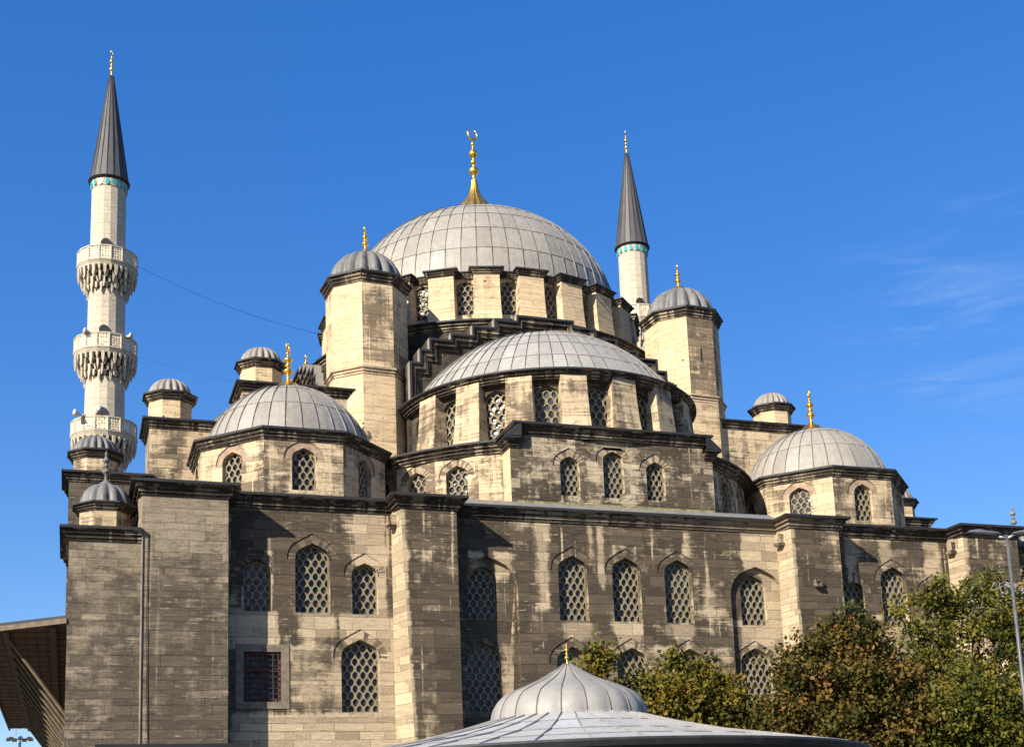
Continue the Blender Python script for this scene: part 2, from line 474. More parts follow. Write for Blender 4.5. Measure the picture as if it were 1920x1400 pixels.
BLIND = [(.5, 0), (.49, .12), (.455, .24), (.395, .34), (.31, .42), (.16, .50), (0, .56)]
grille_cache = {}
def grille_mesh(w, h, rise, prof, pitch):
    key = (round(w, 2), round(h, 2), prof is ROUND, round(pitch, 2))
    if key in grille_cache: return grille_cache[key]
    a, b = pitch, pitch * .84
    c = (b * b - a * a / 4) / (2 * b); tp = (a * a / 4 + b * b) / (2 * b)
    hexv = [(a / 2, -c), (a / 2, c), (0, tp), (-a / 2, c), (-a / 2, -c), (0, -tp)]
    o12 = []
    for i in range(6):
        p, q = hexv[i], hexv[(i + 1) % 6]
        o12 += [p, ((p[0] + q[0]) / 2, (p[1] + q[1]) / 2)]
    hole = []
    for p in o12:
        th = math.atan2(p[1] / tp, p[0] / (a / 2))
        sn = math.sin(th)
        hole.append((a * .385 * math.cos(th) * (1 - .12 * abs(sn)), tp * .80 * sn * (1 + .07 * sn * sn)))
    T = .07
    bm = bmesh.new()
    nx, nz = int(w / a) + 2, int(h / b) + 2
    for j in range(-1, nz + 1):
        for i in range(-nx, nx + 1):
            cx, cz = i * a + (j % 2) * a / 2, j * b + b * .55
            ov = [bm.verts.new((cx + x, 0, cz + z)) for x, z in o12]
            iv = [bm.verts.new((cx + x, 0, cz + z)) for x, z in hole]
            ib = [bm.verts.new((cx + x * .94, T, cz + z * .96)) for x, z in hole]
            for q in range(12):
                r = (q + 1) % 12
                bm.faces.new((ov[q], ov[r], iv[r], iv[q])); bm.faces.new((iv[q], iv[r], ib[r], ib[q]))
    ol = [(-w / 2, 0), (w / 2, 0)] + arch_pts(w, h - rise, rise, prof)
    for i in range(len(ol)):
        p, q = ol[i], ol[(i + 1) % len(ol)]
        dx, dz = q[0] - p[0], q[1] - p[1]
        if math.hypot(dx, dz) < 1e-6: continue
        geom = bm.verts[:] + bm.edges[:] + bm.faces[:]
        bmesh.ops.bisect_plane(bm, geom=geom, plane_co=(p[0], 0, p[1]), plane_no=(dz, 0, -dx), clear_outer=True, dist=1e-5)
    # flat border strip all round
    ins = []
    n = len(ol)
    for i in range(n):
        p = Vector(ol[i]); ctr = Vector((0, h * .45))
        d = ctr - p
        ins.append(p + Vector((math.copysign(min(.06, abs(d.x)), d.x), math.copysign(min(.06, abs(d.y)), d.y) if abs(d.y) > .01 else 0)))
    for i in range(n):
        j = (i + 1) % n
        vs4 = [bm.verts.new((p[0], -.012, p[1])) for p in (ol[i], ol[j], ins[j], ins[i])]
        try: bm.faces.new(vs4)
        except ValueError: pass
    me = bpy.data.meshes.new('window'); bm.to_mesh(me); bm.free()
    me.materials.append(M['grille'])
    g = MB(); g.face([(x, .085, z) for x, z in ol], 'glass')
    gm = bpy.data.meshes.new('glass'); gm.from_pydata(g.v, [], g.f); gm.materials.append(M['glass'])
    grille_cache[key] = (me, gm)
    return me, gm

def add_window(parent, pos, ang, w, sill, apex, depth=.24, prof=HALF, rise=None, pitch=.37):
    """ang: 0 faces -y, counter-clockwise"""
    rise = rise or w * prof[-1][1]
    me, gm = grille_mesh(w, apex - sill, rise, prof, pitch)
    n = Vector((math.sin(ang), -math.cos(ang)))
    o = bpy.data.objects.new('window', me); COL.objects.link(o)
    o.location = (pos[0] - n.x * depth, pos[1] - n.y * depth, sill); o.rotation_euler = (0, 0, ang)
    o.parent = parent
    g = bpy.data.objects.new('glass', gm); COL.objects.link(g); g.parent = o
    g.rotation_euler = (rad(random.uniform(-1.5, 1.5)), 0, rad(random.uniform(-1.5, 1.5)))
    return o

def wall_panel(mb, p0, p1, z0, z1, k, holes=(), n_off=0.0, grid=0, parent=None, hoodk=('facade', 'brickA'), rev='cornice'):
    """flat wall from p0 to p1 (outside on the right hand); holes: dict(s,w,sill,apex,hood,prof,depth,win,recess)"""
    p0, p1 = Vector(p0), Vector(p1)
    d = (p1 - p0); L = d.length; d /= L
    n = Vector((d.y, -d.x)); ang = math.atan2(d.y, d.x)
    def P(s, z, dep=0.0):
        q = p0 + d * s - n * dep
        return (q.x, q.y, z)
    outl = []
    for h in holes:
        w, s, sill, apex = h['w'], h['s'], h['sill'], h['apex']
        prof = h.get('prof', HALF); rise = h.get('rise', w * prof[-1][1])
        dep = h.get('depth', .30) + .1
        sp = apex - rise
        win = arch_pts(w, sp, rise, prof)
        if h.get('rect'):
            win = [(w / 2, apex), (-w / 2, apex)]
        hood = h.get('hood')
        full = [(-w / 2, sill), (w / 2, sill)] + win
        if hood:
            hw, hr = hood
            hp = arch_pts(w + 2 * hw, sp - .06, rise + hr + .06, prof)
            ol = [(-w / 2, sill), (w / 2, sill), (w / 2, sp - .06)] + hp + [(-w / 2, sp - .06)]
            dh = .045
            wp = [(x, z) for x, z in win]
            for i in range(len(hp)):
                if i < len(hp) - 1:
                    a, b, c_, e = hp[i], hp[i + 1], wp[i + 1], wp[i]
                    for q in range(2):
                        f0, f1 = q / 2, (q + 1) / 2
                        def L2(u, v, f): return (u[0] + (v[0] - u[0]) * f, u[1] + (v[1] - u[1]) * f)
                        A, B, C2, D2 = L2(a, b, f0), L2(a, b, f1), L2(e, c_, f1), L2(e, c_, f0)
                        mb.face([P(s + x, z, dh) for x, z in (A, B, C2, D2)], hoodk[(2 * i + q + int(random.random() < .25)) % 2 if hoodk[0] != 'facade' else int(random.random() < .3)])
                    mb.face([P(s + a[0], a[1]), P(s + b[0], b[1]), P(s + b[0], b[1], dh), P(s + a[0], a[1], dh)], rev)
            for sg in (1, -1):                                  # ledge below the hood
                x0, x1 = sg * w / 2, sg * (w / 2 + hw)
                mb.face([P(s + x0, sp - .06), P(s + x1, sp - .06), P(s + x1, sp - .06, dh), P(s + x0, sp - .06, dh)], k)
                mb.face([P(s + x0, sp - .06, dh), P(s + x1, sp - .06, dh), P(s + x0, sp, dh)], k)
        else:
            ol = full
        outl.append([(s + x, z) for x, z in ol])
        m_ = len(full)                                          # reveal
        for i in range(m_):
            a, b = full[i], full[(i + 1) % m_]
            if abs(a[0] - b[0]) + abs(a[1] - b[1]) < 1e-6: continue
            mb.face([P(s + a[0], a[1]), P(s + b[0], b[1]), P(s + b[0], b[1], dep), P(s + a[0], a[1], dep)], k)
        if h.get('win', True) and parent is not None:
            q = p0 + d * s
            add_window(parent, (q.x, q.y), ang, w, sill, apex, h.get('depth', .30), prof, rise, h.get('pitch', .345))
    if grid:
        vs2 = [Vector((0, z0)), Vector((L, z0)), Vector((L, z1)), Vector((0, z1))]
        ed = [(0, 1), (1, 2), (2, 3), (3, 0)]
        for ol in outl:
            i = len(vs2); vs2 += [Vector(p) for p in ol]
            ed += [(i + j, i + (j + 1) % len(ol)) for j in range(len(ol))]
        nx, nz = int(L / grid), int((z1 - z0) / grid)
        for a in range(1, nx):
            for b in range(1, nz):
                vs2.append(Vector((L * a / nx, z0 + (z1 - z0) * b / nz)))
        ov, _, of = delaunay_2d_cdt(vs2, ed, [], 0, 1e-4)[:3]
        def inside(p, poly):
            r = False
            for i in range(len(poly)):
                a, b = poly[i - 1], poly[i]
                if (a[1] > p.y) != (b[1] > p.y) and p.x < (b[0] - a[0]) * (p.y - a[1]) / (b[1] - a[1]) + a[0]: r = not r
            return r
        i0 = len(mb.v); mb.v += [P(v.x, v.y) for v in ov]
        for f in of:
            c = sum((ov[i] for i in f), Vector((0, 0))) / len(f)
            if not any(inside(c, ol) for ol in outl): mb.idx(i0, [tuple(f)], k)
    elif outl:
        loops = [[Vector((0, z0, 0)), Vector((L, z0, 0)), Vector((L, z1, 0)), Vector((0, z1, 0))]] + [[Vector((x, z, 0)) for x, z in ol] for ol in outl]
        flat = [v for l in loops for v in l]
        for tri in tessellate_polygon(loops):
            a, b, c = (flat[i] for i in tri)
            if (b - a).cross(c - a).z < 0: b, c = c, b
            mb.face([P(v.x, v.y) for v in (a, b, c)], k)
    else:
        mb.face([P(0, z0), P(L, z0), P(L, z1), P(0, z1)], k)

def lead_dome(name, parent, c, R_, k, zc, zb, nm, rows, mat='lead', a0=None, a1=None, cut=None, seam=.026, sub=2, topr=0.0, rowoff=.02):
    """lead sheets in rows with standing seams on an ellipsoid; a0..a1 degrees from -y"""
    full = a0 is None
    A0, A1 = (0, 360) if full else (a0, a1)
    mb = MB()
    ph0 = math.asin((zb - zc) / (R_ * k)); ph1 = PI / 2 - topr
    def pt(a, ph, e=0.0):
        r = (R_ + e) * math.cos(ph); z = zc + (R_ + e) * k * math.sin(ph)
        x, y = c[0] + r * math.sin(rad(a)), c[1] - r * math.cos(rad(a))
        if cut is not None and y > cut: y = cut
        return (x, y, z)
    rws = rows if isinstance(rows, list) else [i / rows for i in range(rows + 1)]
    for j in range(len(rws) - 1):
        p0, p1 = ph0 + (ph1 - ph0) * rws[j], ph0 + (ph1 - ph0) * rws[j + 1]
        for i in range(nm):
            tone = random.random() * .9 + .05
            b0, b1 = A0 + (A1 - A0) * i / nm, A0 + (A1 - A0) * (i + 1) / nm
            ss = 2
            for u in range(sub):
                for w in range(ss):
                    q0, q1 = p0 + (p1 - p0) * u / sub, p0 + (p1 - p0) * (u + 1) / sub
                    e0, e1 = rowoff * (1 - u / sub), rowoff * (1 - (u + 1) / sub)
                    c0, c1 = b0 + (b1 - b0) * w / ss, b0 + (b1 - b0) * (w + 1) / ss
                    mb.face([pt(c0, q0, e0), pt(c1, q0, e0), pt(c1, q1, e1), pt(c0, q1, e1)], mat, tone)
            if j:
                mb.face([pt(b0, p0, -.01), pt(b1, p0, -.01), pt(b1, p0, rowoff), pt(b0, p0, rowoff)], 'seam', .01)
    ns = 14
    for i in range(nm if full else nm + 1):                       # standing seams
        a = A0 + (A1 - A0) * i / nm
        for j in range(ns):
            q0, q1 = ph0 + (ph1 - ph0) * j / ns, ph0 + (ph1 - ph0) * (j + 1) / ns
            def tri(ph):
                r = max(R_ * math.cos(ph), .15); da = math.degrees(seam / r)
                return pt(a - da, ph, 0), pt(a, ph, seam * 1.5 + rowoff), pt(a + da, ph, 0)
            t0, t1 = tri(q0), tri(q1)
            mb.face([t0[0], t0[1], t1[1], t1[0]], 'seam', .01); mb.face([t0[1], t0[2], t1[2], t1[1]], 'seam', .01)
    o = mb.build(name, parent, smooth=False)
    return o

def smooth_angle(o, deg=30):
    me = o.data
    me.polygons.foreach_set('use_smooth', [True] * len(me.polygons))
    try: me.set_sharp_from_angle(angle=rad(deg))
    except Exception: pass

def finial(name, parent, c, z0, z1, r, mat='gold', crescent=True, foot=True, rcf=.40):
    """turned alem: flared foot, stacked bulbs and a crescent"""
    H = z1 - z0
    body = H * (.88 if crescent else .95)
    P_ = [(1.5, -.16), (1.15, -.06), (.92, .02), (.6, .07), (.34, .12), (.2, .17), (.15, .23), (.15, .27), (.22, .285), (.15, .30), (.17, .32), (.42, .36), (.5, .40), (.42, .44),
          (.17, .475), (.12, .49), (.12, .52), (.26, .535), (.33, .56), (.26, .585), (.12, .60), (.12, .65), (.3, .67), (.44, .71), (.40, .745), (.24, .79),
          (.14, .83), (.09, .87), (.19, .885), (.22, .905), (.17, .925), (.08, .94), (.05, 1.0)]
    if not foot: P_ = [(.3, .12), (.22, .16)] + P_[6:]
    mb = MB()
    mb.lathe([(a * r, z0 + b * body) for a, b in P_], mat, 16, c)
    if crescent:
        rc = r * rcf; cz = z0 + body + rc * .95
        i0 = []
        pts = []
        for i in range(15):
            a = rad(-90 + (-155 + 310 * i / 14))
            ca = .25 if r > .6 else 1.15
            pts.append((c[0] + rc * math.cos(a) * math.cos(ca), c[1] + rc * math.cos(a) * math.sin(ca), cz + rc * math.sin(a)))
        mb.tube(pts, [r * (.04 + .09 * math.sin(PI * i / 14)) for i in range(15)], mat, 6)
    o = mb.build(name, parent, smooth=True)
    return o

def oct_turret(parent, name, c, z0, z1, rw, rl, dz, mat, off=22.5, lobes=16, k='leaddark', fin=None, palef=None, cs=.8, capname='turret_cornice', domename='turret_dome', dr=None):
    mb = MB()
    ring = ngon(c[0], c[1], rw, 8, off)
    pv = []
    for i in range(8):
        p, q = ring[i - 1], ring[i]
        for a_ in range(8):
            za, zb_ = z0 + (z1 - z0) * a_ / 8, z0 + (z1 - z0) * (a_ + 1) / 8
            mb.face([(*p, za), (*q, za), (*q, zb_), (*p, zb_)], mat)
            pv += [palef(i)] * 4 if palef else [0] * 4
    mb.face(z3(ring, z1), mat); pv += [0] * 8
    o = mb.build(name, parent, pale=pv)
    mb = MB(); cornice(mb, ring, z1 + .1, True, cs, so=(rl - rw) * .924 / .49)
    mb.face(z3(ring, z1 + .12), 'edge')
    mb.build(capname, o if parent is not None else None)
    dr = dr or rw * .97
    pr = []
    for i in range(9):
        a = PI / 2 * i / 8
        pr.append((max(.02, dr * math.cos(a) ** .82), z1 + .12 + (dz - z1 - .12) * math.sin(a)))
    mb = MB(); mb.lathe([(dr * 1.08, z1 + .10)] + pr, k, lobes * 8, c, lobes, .15, rad(off))
    d = mb.build(domename, o, smooth=True)
    return o

# ================================================================= THE MOSQUE
GZ = 1.3
mosque = tag(empty('mosque', (0, 0, GZ)), 'weathered stone mosque with grey lead domes, octagonal towers and pointed windows', 'mosque')
mosque.location = (0, 0, 0)
F = -20.65; B = -21.81; ZC = 18.5

PALE = [(-12.66,-12.08,15.58,18.43,0.90),(-11.98,-11.35,13.26,18.35,0.90),(-17.75,-16.00,11.90,13.48,0.90),(-15.11,-13.64,12.28,13.42,0.50),(-13.30,-11.45,12.09,13.43,0.80),(-11.95,-10.83,9.12,13.26,0.90),(-17.96,-10.39,7.0,9.24,0.70),(-15.46,-13.10,9.35,12.06,0.40),(-16.44,-16.17,13.49,17.05,0.50),(-4.30,-3.84,13.91,18.62,0.80),(-1.32,-1.11,14.98,18.13,0.90),(-1.76,-1.60,16.21,18.24,0.50),(-7.53,-6.91,15.40,16.49,0.60),(-6.29,-5.53,15.57,16.42,0.70),(-6.11,-5.36,9.35,12.43,0.60),(-3.24,-1.95,12.73,13.34,0.70),(-0.66,0.67,12.16,13.35,0.70),(2.22,3.27,12.57,13.38,0.60),(6.10,8.73,16.03,18.28,0.80),(7.22,8.96,9.10,16.33,0.95),(3.04,3.32,16.65,18.73,0.40),(5.89,7.46,11.87,13.41,0.80),(-2.20,5.33,9.34,12.30,0.35),(1.73,5.06,13.59,15.64,0.25),(11.98,12.34,15.39,18.10,0.70),(13.89,14.20,16.53,18.18,0.90),(14.32,14.45,16.54,18.19,0.60),(16.49,17.46,15.54,18.03,0.50),(13.10,16.83,11.45,14.13,0.50)]
def pale_facade(v):
    x, y, z = v
    r = 0.0
    for x0, x1, a, b, s in PALE:
        e = .09
        fx = min(1, max(0, (x - x0 + e) / (2 * e))) * min(1, max(0, (x1 + e - x) / (2 * e)))
        ez = .35
        fz = min(1, max(0, (z - a + ez) / (2 * ez))) * min(1, max(0, (b + .1 - z) / .2))
        r = max(r, s * fx * fz)
    return r

# ---- facade wall with its windows
HD = (.35, .44)
holes = []
def W(x, w, sill, apex, **k):
    h = dict(s=x + 21.6, w=w, sill=sill, apex=apex, hood=HD); h.update(k); holes.append(h)
for sg in (-1, 1):
    W(sg * 14.5, 1.48, 13.47, 16.48); W(-2.32 * 1 + sg * 14.5, 1.14, 13.47, 15.70); W(2.25 + sg * 14.5, 1.14, 13.45, 15.70)
    W(sg * 14.5 + 2.0, 1.65, 9.24, 12.36)
for x in (-2.63, 0.02, 2.66): W(x, 1.42, 13.39, 16.40)
for x in (-2.82, .1, 3.02): W(x, 1.55, 9.24, 12.2)
holes.append(dict(s=-16.62 + 21.6, w=1.54, sill=9.68, apex=11.77, rect=True, win=False, depth=.3, rise=0))
holes.append(dict(s=12.5 + 21.6, w=1.54, sill=9.68, apex=11.77, rect=True, win=False, depth=.3, rise=0))
for x in (-6.72, 6.78):                                          # two tall blind arches, each holding two windows
    holes.append(dict(s=x + 21.6, w=2.84, sill=GZ + .1, apex=16.22, win=False, depth=.15, rise=1.5, prof=BLIND))
mb = MB()
wall_panel(mb, (-21.6, F), (21.6, F), GZ, ZC - .02, 'facade', holes, grid=.24, parent=mosque)
for x, lo in ((-6.72, -6.9), (6.78, 6.6)):
    xs = -6.92 if x < 0 else 6.70
    hs = [dict(s=xs - x + 1.5, w=1.38, sill=13.40, apex=15.82, depth=.22), dict(s=lo - x + 1.5, w=1.58, sill=9.24, apex=12.33, depth=.22, hood=(.28, .34))]
    wall_panel(mb, (x - 1.5, F + .25), (x + 1.5, F + .25), GZ, 16.6, 'facade', hs, grid=.4, parent=mosque)
mb.build('facade_wall', mosque, pale=pale_facade)

# ---- barred rectangular windows with marble surrounds
def rect_window(x):
    y = F
    mb = MB()
    for a, b, c, d in ((-1.1, 1.1, 11.77, 12.08), (-1.1, 1.1, 9.40, 9.68), (-1.1, -.77, 9.68, 11.77), (.77, 1.1, 9.68, 11.77)):
        mb.box(x + a, x + b, y - .03, y + .02, c, d, 'marble')
    o = mb.build('barred_window', mosque)
    mb = MB()
    for i in range(7):
        u = x - .77 + 1.54 * (i + .5) / 7
        mb.tube([(u, y + .05, 9.68), (u, y + .05, 11.77)], .022, 'iron', 6)
    for i in range(9):
        z = 9.68 + 2.09 * (i + .5) / 9
        mb.tube([(x - .77, y + .05, z), (x + .77, y + .05, z)], .022, 'iron', 6)
    mb.build('window_bars', o)
    mb = MB()
    for u in (-.74, 0, .74): mb.box(x + u - .07, x + u + .07, y + .2, y + .27, 9.68, 11.77, 'redwood')
    for z in (9.70, 10.95, 11.62): mb.box(x - .8, x + .8, y + .19, y + .26, z, z + .15, 'redwood')
    mb.build('window_sash', o)
    mb = MB(); mb.face([(x - .8, y + .3, 9.6), (x + .8, y + .3, 9.6), (x + .8, y + .3, 11.8), (x - .8, y + .3, 11.8)], 'glass')
    mb.build('glass', o)
rect_window(-16.62); rect_window(12.5)

# ---- buttresses of the facade
def buttress(x0, x1, x0b, name='facade_buttress', mat='facade', palel=.95, topl=0.0):
    """left flank splays out towards the foot"""
    mb = MB()
    N = 24
    zt = ZC - .02
    pv = []
    def quadgrid(p00, p10, p11, p01, nu, nv, k, pal):
        i0 = len(mb.v)
        for a in range(nv + 1):
            for b in range(nu + 1):
                u, v = b / nu, a / nv
                lo = [p00[i] + (p10[i] - p00[i]) * u for i in range(3)]; hi = [p01[i] + (p11[i] - p01[i]) * u for i in range(3)]
                jx = 0
                mb.v.append(tuple(lo[i] + (hi[i] - lo[i]) * v for i in range(3))); pv.append(pal(u, v))
        for a in range(nv):
            for b in range(nu):
                q = i0 + a * (nu + 1) + b
                mb.f.append((q, q + 1, q + nu + 2, q + nu + 1)); mb.m.append(mb.mat(k)); mb.t.append(0)
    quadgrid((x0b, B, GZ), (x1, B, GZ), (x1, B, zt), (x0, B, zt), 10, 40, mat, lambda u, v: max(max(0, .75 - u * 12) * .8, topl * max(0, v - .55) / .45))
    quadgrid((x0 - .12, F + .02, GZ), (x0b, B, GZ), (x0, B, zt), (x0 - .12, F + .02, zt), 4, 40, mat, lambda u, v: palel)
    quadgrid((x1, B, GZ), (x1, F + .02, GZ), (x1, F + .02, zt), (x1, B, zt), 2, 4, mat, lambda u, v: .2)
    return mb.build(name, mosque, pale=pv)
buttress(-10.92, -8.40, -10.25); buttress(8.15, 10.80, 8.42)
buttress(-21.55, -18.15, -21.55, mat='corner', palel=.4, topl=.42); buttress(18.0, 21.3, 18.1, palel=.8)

path = [(-21.55, -8), (-21.55, B), (-18.15, B), (-18.15, F), (-10.94, F), (-10.94, B), (-8.40, B), (-8.40, F), (8.13, F), (8.13, B), (10.80, B), (10.80, F),
        (18.0, F), (18.0, B), (21.3, B), (21.3, -8)]
mb = MB(); cornice(mb, path, ZC, False, .95)
mb.build('facade_cornice', mosque, pale=lambda v: .55 * (random.random() < .0) + pale_facade((v[0], v[1], min(v[2], 18.0))) * .7)
# terrace roof, lead covered
mb = MB()
mb.box(-21.5, 21.25, F + .01, 21, ZC - .3, ZC + .05, 'lead')
for x0, x1 in ((-21.5, -18.2), (-10.9, -8.45), (8.2, 10.75), (18.05, 21.25)): mb.box(x0, x1, B + .02, F + .02, ZC - .3, ZC + .045, 'lead')
mb.face([(-8.3, F - .2, ZC + .06), (8.1, F - .2, ZC + .06), (8.1, -20.0, ZC + .5), (-8.3, -20.0, ZC + .5)], 'leaddark', .4)
mb.build('terrace_roof', mosque)
mb = MB()
mb.box(-21.5, 21.2, F + .6, 21, GZ, ZC - .3, 'facade')
mb.build('side_wall', mosque)

# small stone spouts
def spout(x, y, z, w=.34):
    mb = MB()
    mb.box(x - w / 2, x + w / 2, y - .28, y + .01, z - .06, z + .05, 'tymp')
    mb.box(x - w / 2, x - w / 2 + .1, y - .24, y + .01, z + .05, z + .2, 'tymp'); mb.box(x + w / 2 - .1, x + w / 2, y - .24, y + .01, z + .05, z + .2, 'tymp')
    mb.box(x - w / 2, x + w / 2, y - .26, y + .01, z + .2, z + .28, 'tymp')
    mb.build('stone_spout', mosque)
spout(9.35, B, 15.1)
for x in (8.02, 17.88, -11.03):
    mb = MB()
    mb.hexa([(x - .22, F - .62, 17.15), (x + .05, F - .62, 17.15), (x + .05, F - .25, 17.15), (x - .22, F - .25, 17.15),
             (x - .30, F - .70, 17.3), (x + .05, F - .70, 17.3), (x + .05, F - .2, 17.3), (x - .30, F - .2, 17.3)], 'tymp')
    mb.hexa([(x - .12, F - .55, 17.3), (x + .05, F - .55, 17.3), (x + .05, F - .3, 17.3), (x - .12, F - .3, 17.3),
             (x - .2, F - .62, 17.75), (x + .05, F - .62, 17.75), (x + .05, F - .25, 17.75), (x - .2, F - .25, 17.75)], 'tymp')
    mb.build('stone_spout', mosque)

# ---- low corner blocks with their own small domes
for sg in (-1, 1):
    x0, x1 = (-24.30, -21.56) if sg < 0 else (21.31, 24.0)
    mb = MB()
    for q in range(12):
        za, zb_ = GZ + (16.4 - GZ) * q / 12, GZ + (16.4 - GZ) * (q + 1) / 12
        mb.face([(x0, -21.68, za), (x1, -21.68, za), (x1, -21.68, zb_), (x0, -21.68, zb_)], 'corner')
        for xx, e0, e1 in ((x0, -16.5, -21.68), (x1, -21.68, -16.5)): mb.face([(xx, e0, za), (xx, e1, za), (xx, e1, zb_), (xx, e0, zb_)], 'corner')
    mb.face([(x0, -21.68, 16.4), (x1, -21.68, 16.4), (x1, -16.5, 16.4), (x0, -16.5, 16.4)], 'corner')
    o = mb.build('corner_block', mosque, pale=lambda v: .45 * max(0, (v[2] - 10.5) / 6))
    mb = MB()
    pth = [(x0, -16.5), (x0, -21.68), (x1, -21.68)] if sg < 0 else [(x0, -21.68), (x1, -21.68), (x1, -16.5)]
    cornice(mb, pth, 16.5, False, .9, so=.75); mb.build('block_cornice', o)
    c = ((x0 + x1) / 2, -20.15)
    oc_ = oct_turret(mosque, 'corner_turret', c, 16.4, 17.62, 1.08, 1.38, 18.72, 'mid', lobes=12, cs=.55)
    finial('finial', oc_, c, 18.68, 20.25, .34, 'leaddark', crescent=False)

# ---- corner dome bays
for sg in (-1, 1):
    c = (sg * 14.5, -14.5)
    ring = ngon(c[0], c[1], 4.62)
    mb = MB()
    for i in range(8):
        p, q = ring[i - 1], ring[i]
        L = (Vector(q) - Vector(p)).length
        mid_a = math.degrees(math.atan2(p[1] + q[1] - 2 * c[1], p[0] + q[0] - 2 * c[0]))
        vis = -181 < mid_a < 5 or mid_a > 175
        hs = [dict(s=L / 2, w=1.08, sill=19.35, apex=21.32, hood=(.36, .42), depth=.22, pitch=.34)] if vis else []
        wall_panel(mb, p, q, ZC, 21.95, 'mid', hs, parent=mosque, hoodk=('brickC', 'brickD'))
    o = mb.build('corner_dome_base', mosque)
    mb = MB(); cornice(mb, ring, 22.15, True, .85, so=.68, top=.1)
    mb.face(z3(ring, 22.2), 'leadblue', .3)
    mb.face(z3(ngon(c[0], c[1], 5.0), ZC + .09), 'leadblue', .3)
    mb.build('base_cornice', o)
    R_ = 4.02
    lead_dome('corner_dome', mosque, c, R_, (25.55 - 21.3) / R_, 21.3, 22.18, 32, [0, .32, .62, 1], 'lead', seam=.026, sub=5, topr=.03)
    finial('corner_dome_finial', mosque, c, 25.78, 27.85, .52)
    # lead skirt
    mb = MB()
    r0, r1 = ngon(c[0], c[1], 4.64), ngon(c[0], c[1], 5.25)
    for i in range(8):
        j = (i + 1) % 8
        mb.face([(*r1[i], ZC + .1), (*r1[j], ZC + .1), (*r0[j], ZC + .66), (*r0[i], ZC + .66)], 'leaddark', .6)
    mb.build('lead_skirt', mosque)

# ---- apse tier with the square projecting front
AC = (0, -8.48)
mb = MB()
step = 10.7
k = -7
wins = {-4, -3, 3, 4, 5, -5}
a = -69.5
edges = [-64.5 + 10.75 * i for i in range(13)]
for i in range(12):
    if i == 6: mb.build('apse_wall', mosque); mb = MB()
    a0, a1 = edges[i], edges[i + 1]
    p, q = arc(*AC, 11.7, a0, a1, 1)
    m_ = (a0 + a1) / 2
    if abs(m_) < 25: continue
    hs = []
    if abs(m_) > 27: hs = [dict(s=(Vector(q) - Vector(p)).length / 2, w=1.08, sill=19.42, apex=21.28, hood=(.36, .40), depth=.22, pitch=.35)]
    wall_panel(mb, p, q, ZC, 22.0, 'mid', hs, parent=mosque, hoodk=('brickC', 'brickA'))
mb.build('apse_wall', mosque)
mb = MB()
cornice(mb, arc(*AC, 11.7, -70, -26.5, 14), 22.17, False, .85, so=1.0)
mb.build('apse_cornice', mosque); mb = MB()
cornice(mb, arc(*AC, 11.7, 26.5, 70, 14), 22.17, False, .85, so=1.0)
mb.build('apse_cornice', mosque)
mb = MB()
A1, A2 = arc(*AC, 11.75, -75, 75, 40), arc(0, -10.84, 7.4, -88, 88, 40)
for i in range(40): mb.face([(*A1[i], 22.2), (*A1[i + 1], 22.2), (*A2[i + 1], 22.98), (*A2[i], 22.98)], 'leadblue', random.random() * .6 + .1)
A3 = arc(*AC, 11.72, -70, 70, 40); A4 = arc(*AC, 12.2, -70, 70, 40)
for i in range(40):
    if abs(A3[i][0]) > 5.3: mb.face([(*A4[i], ZC + .1), (*A4[i + 1], ZC + .1), (*A3[i + 1], ZC + .4), (*A3[i], ZC + .4)], 'leadblue', .4)
mb.build('apse_roof', mosque)
TY = -20.0
hs = [dict(s=x + 5.2, w=w, sill=19.42, apex=ap, hood=(.36, .42), depth=.24, pitch=.31) for x, w, ap in ((-2.27, .98, 21.34), (-.05, 1.06, 21.72), (2.13, .98, 21.34))]
mb = MB()
wall_panel(mb, (-5.2, TY), (5.2, TY), ZC, 21.9, 'tymp', hs, parent=mosque, hoodk=('brickC', 'brickB'))
mb.box(-4.72, 4.72, TY + .001, -15, 21.9, 22.62, 'tymp')
for x, q in ((-5.2, 1), (5.2, -1)):
    mb.face([(x, -17, ZC), (x, TY, ZC), (x, TY, 21.9), (x, -17, 21.9)], 'cream')
mb.build('projecting_front_wall', mosque)
mb = MB()
cornice(mb, [(-4.72, -17), (-4.72, TY), (4.72, TY), (4.72, -17)], 22.78, False, .9, so=.85)
for sg in (-1, 1):
    pth = [(-5.2, -18), (-5.2, TY), (-4.75, TY)] if sg < 0 else [(4.75, TY), (5.2, TY), (5.2, -18)]
    cornice(mb, pth, 22.05, False, .75, so=.75)
    x0, x1 = sg * 4.72, sg * 5.65
    mb.face([(x0, TY - .42, 22.80), (x1, TY - .3, 22.07), (x1, -17, 22.07), (x0, -17, 22.80)], 'leadblue', .3)
    mb.face([(x0, TY - .40, 22.80), (x1, TY - .28, 22.07), (x0, TY - .40, 22.07)], 'edge')
mb.box(-4.7, 4.7, TY + .02, -16, 22.7, 22.84, 'leadblue')
mb.build('front_cornice', mosque)

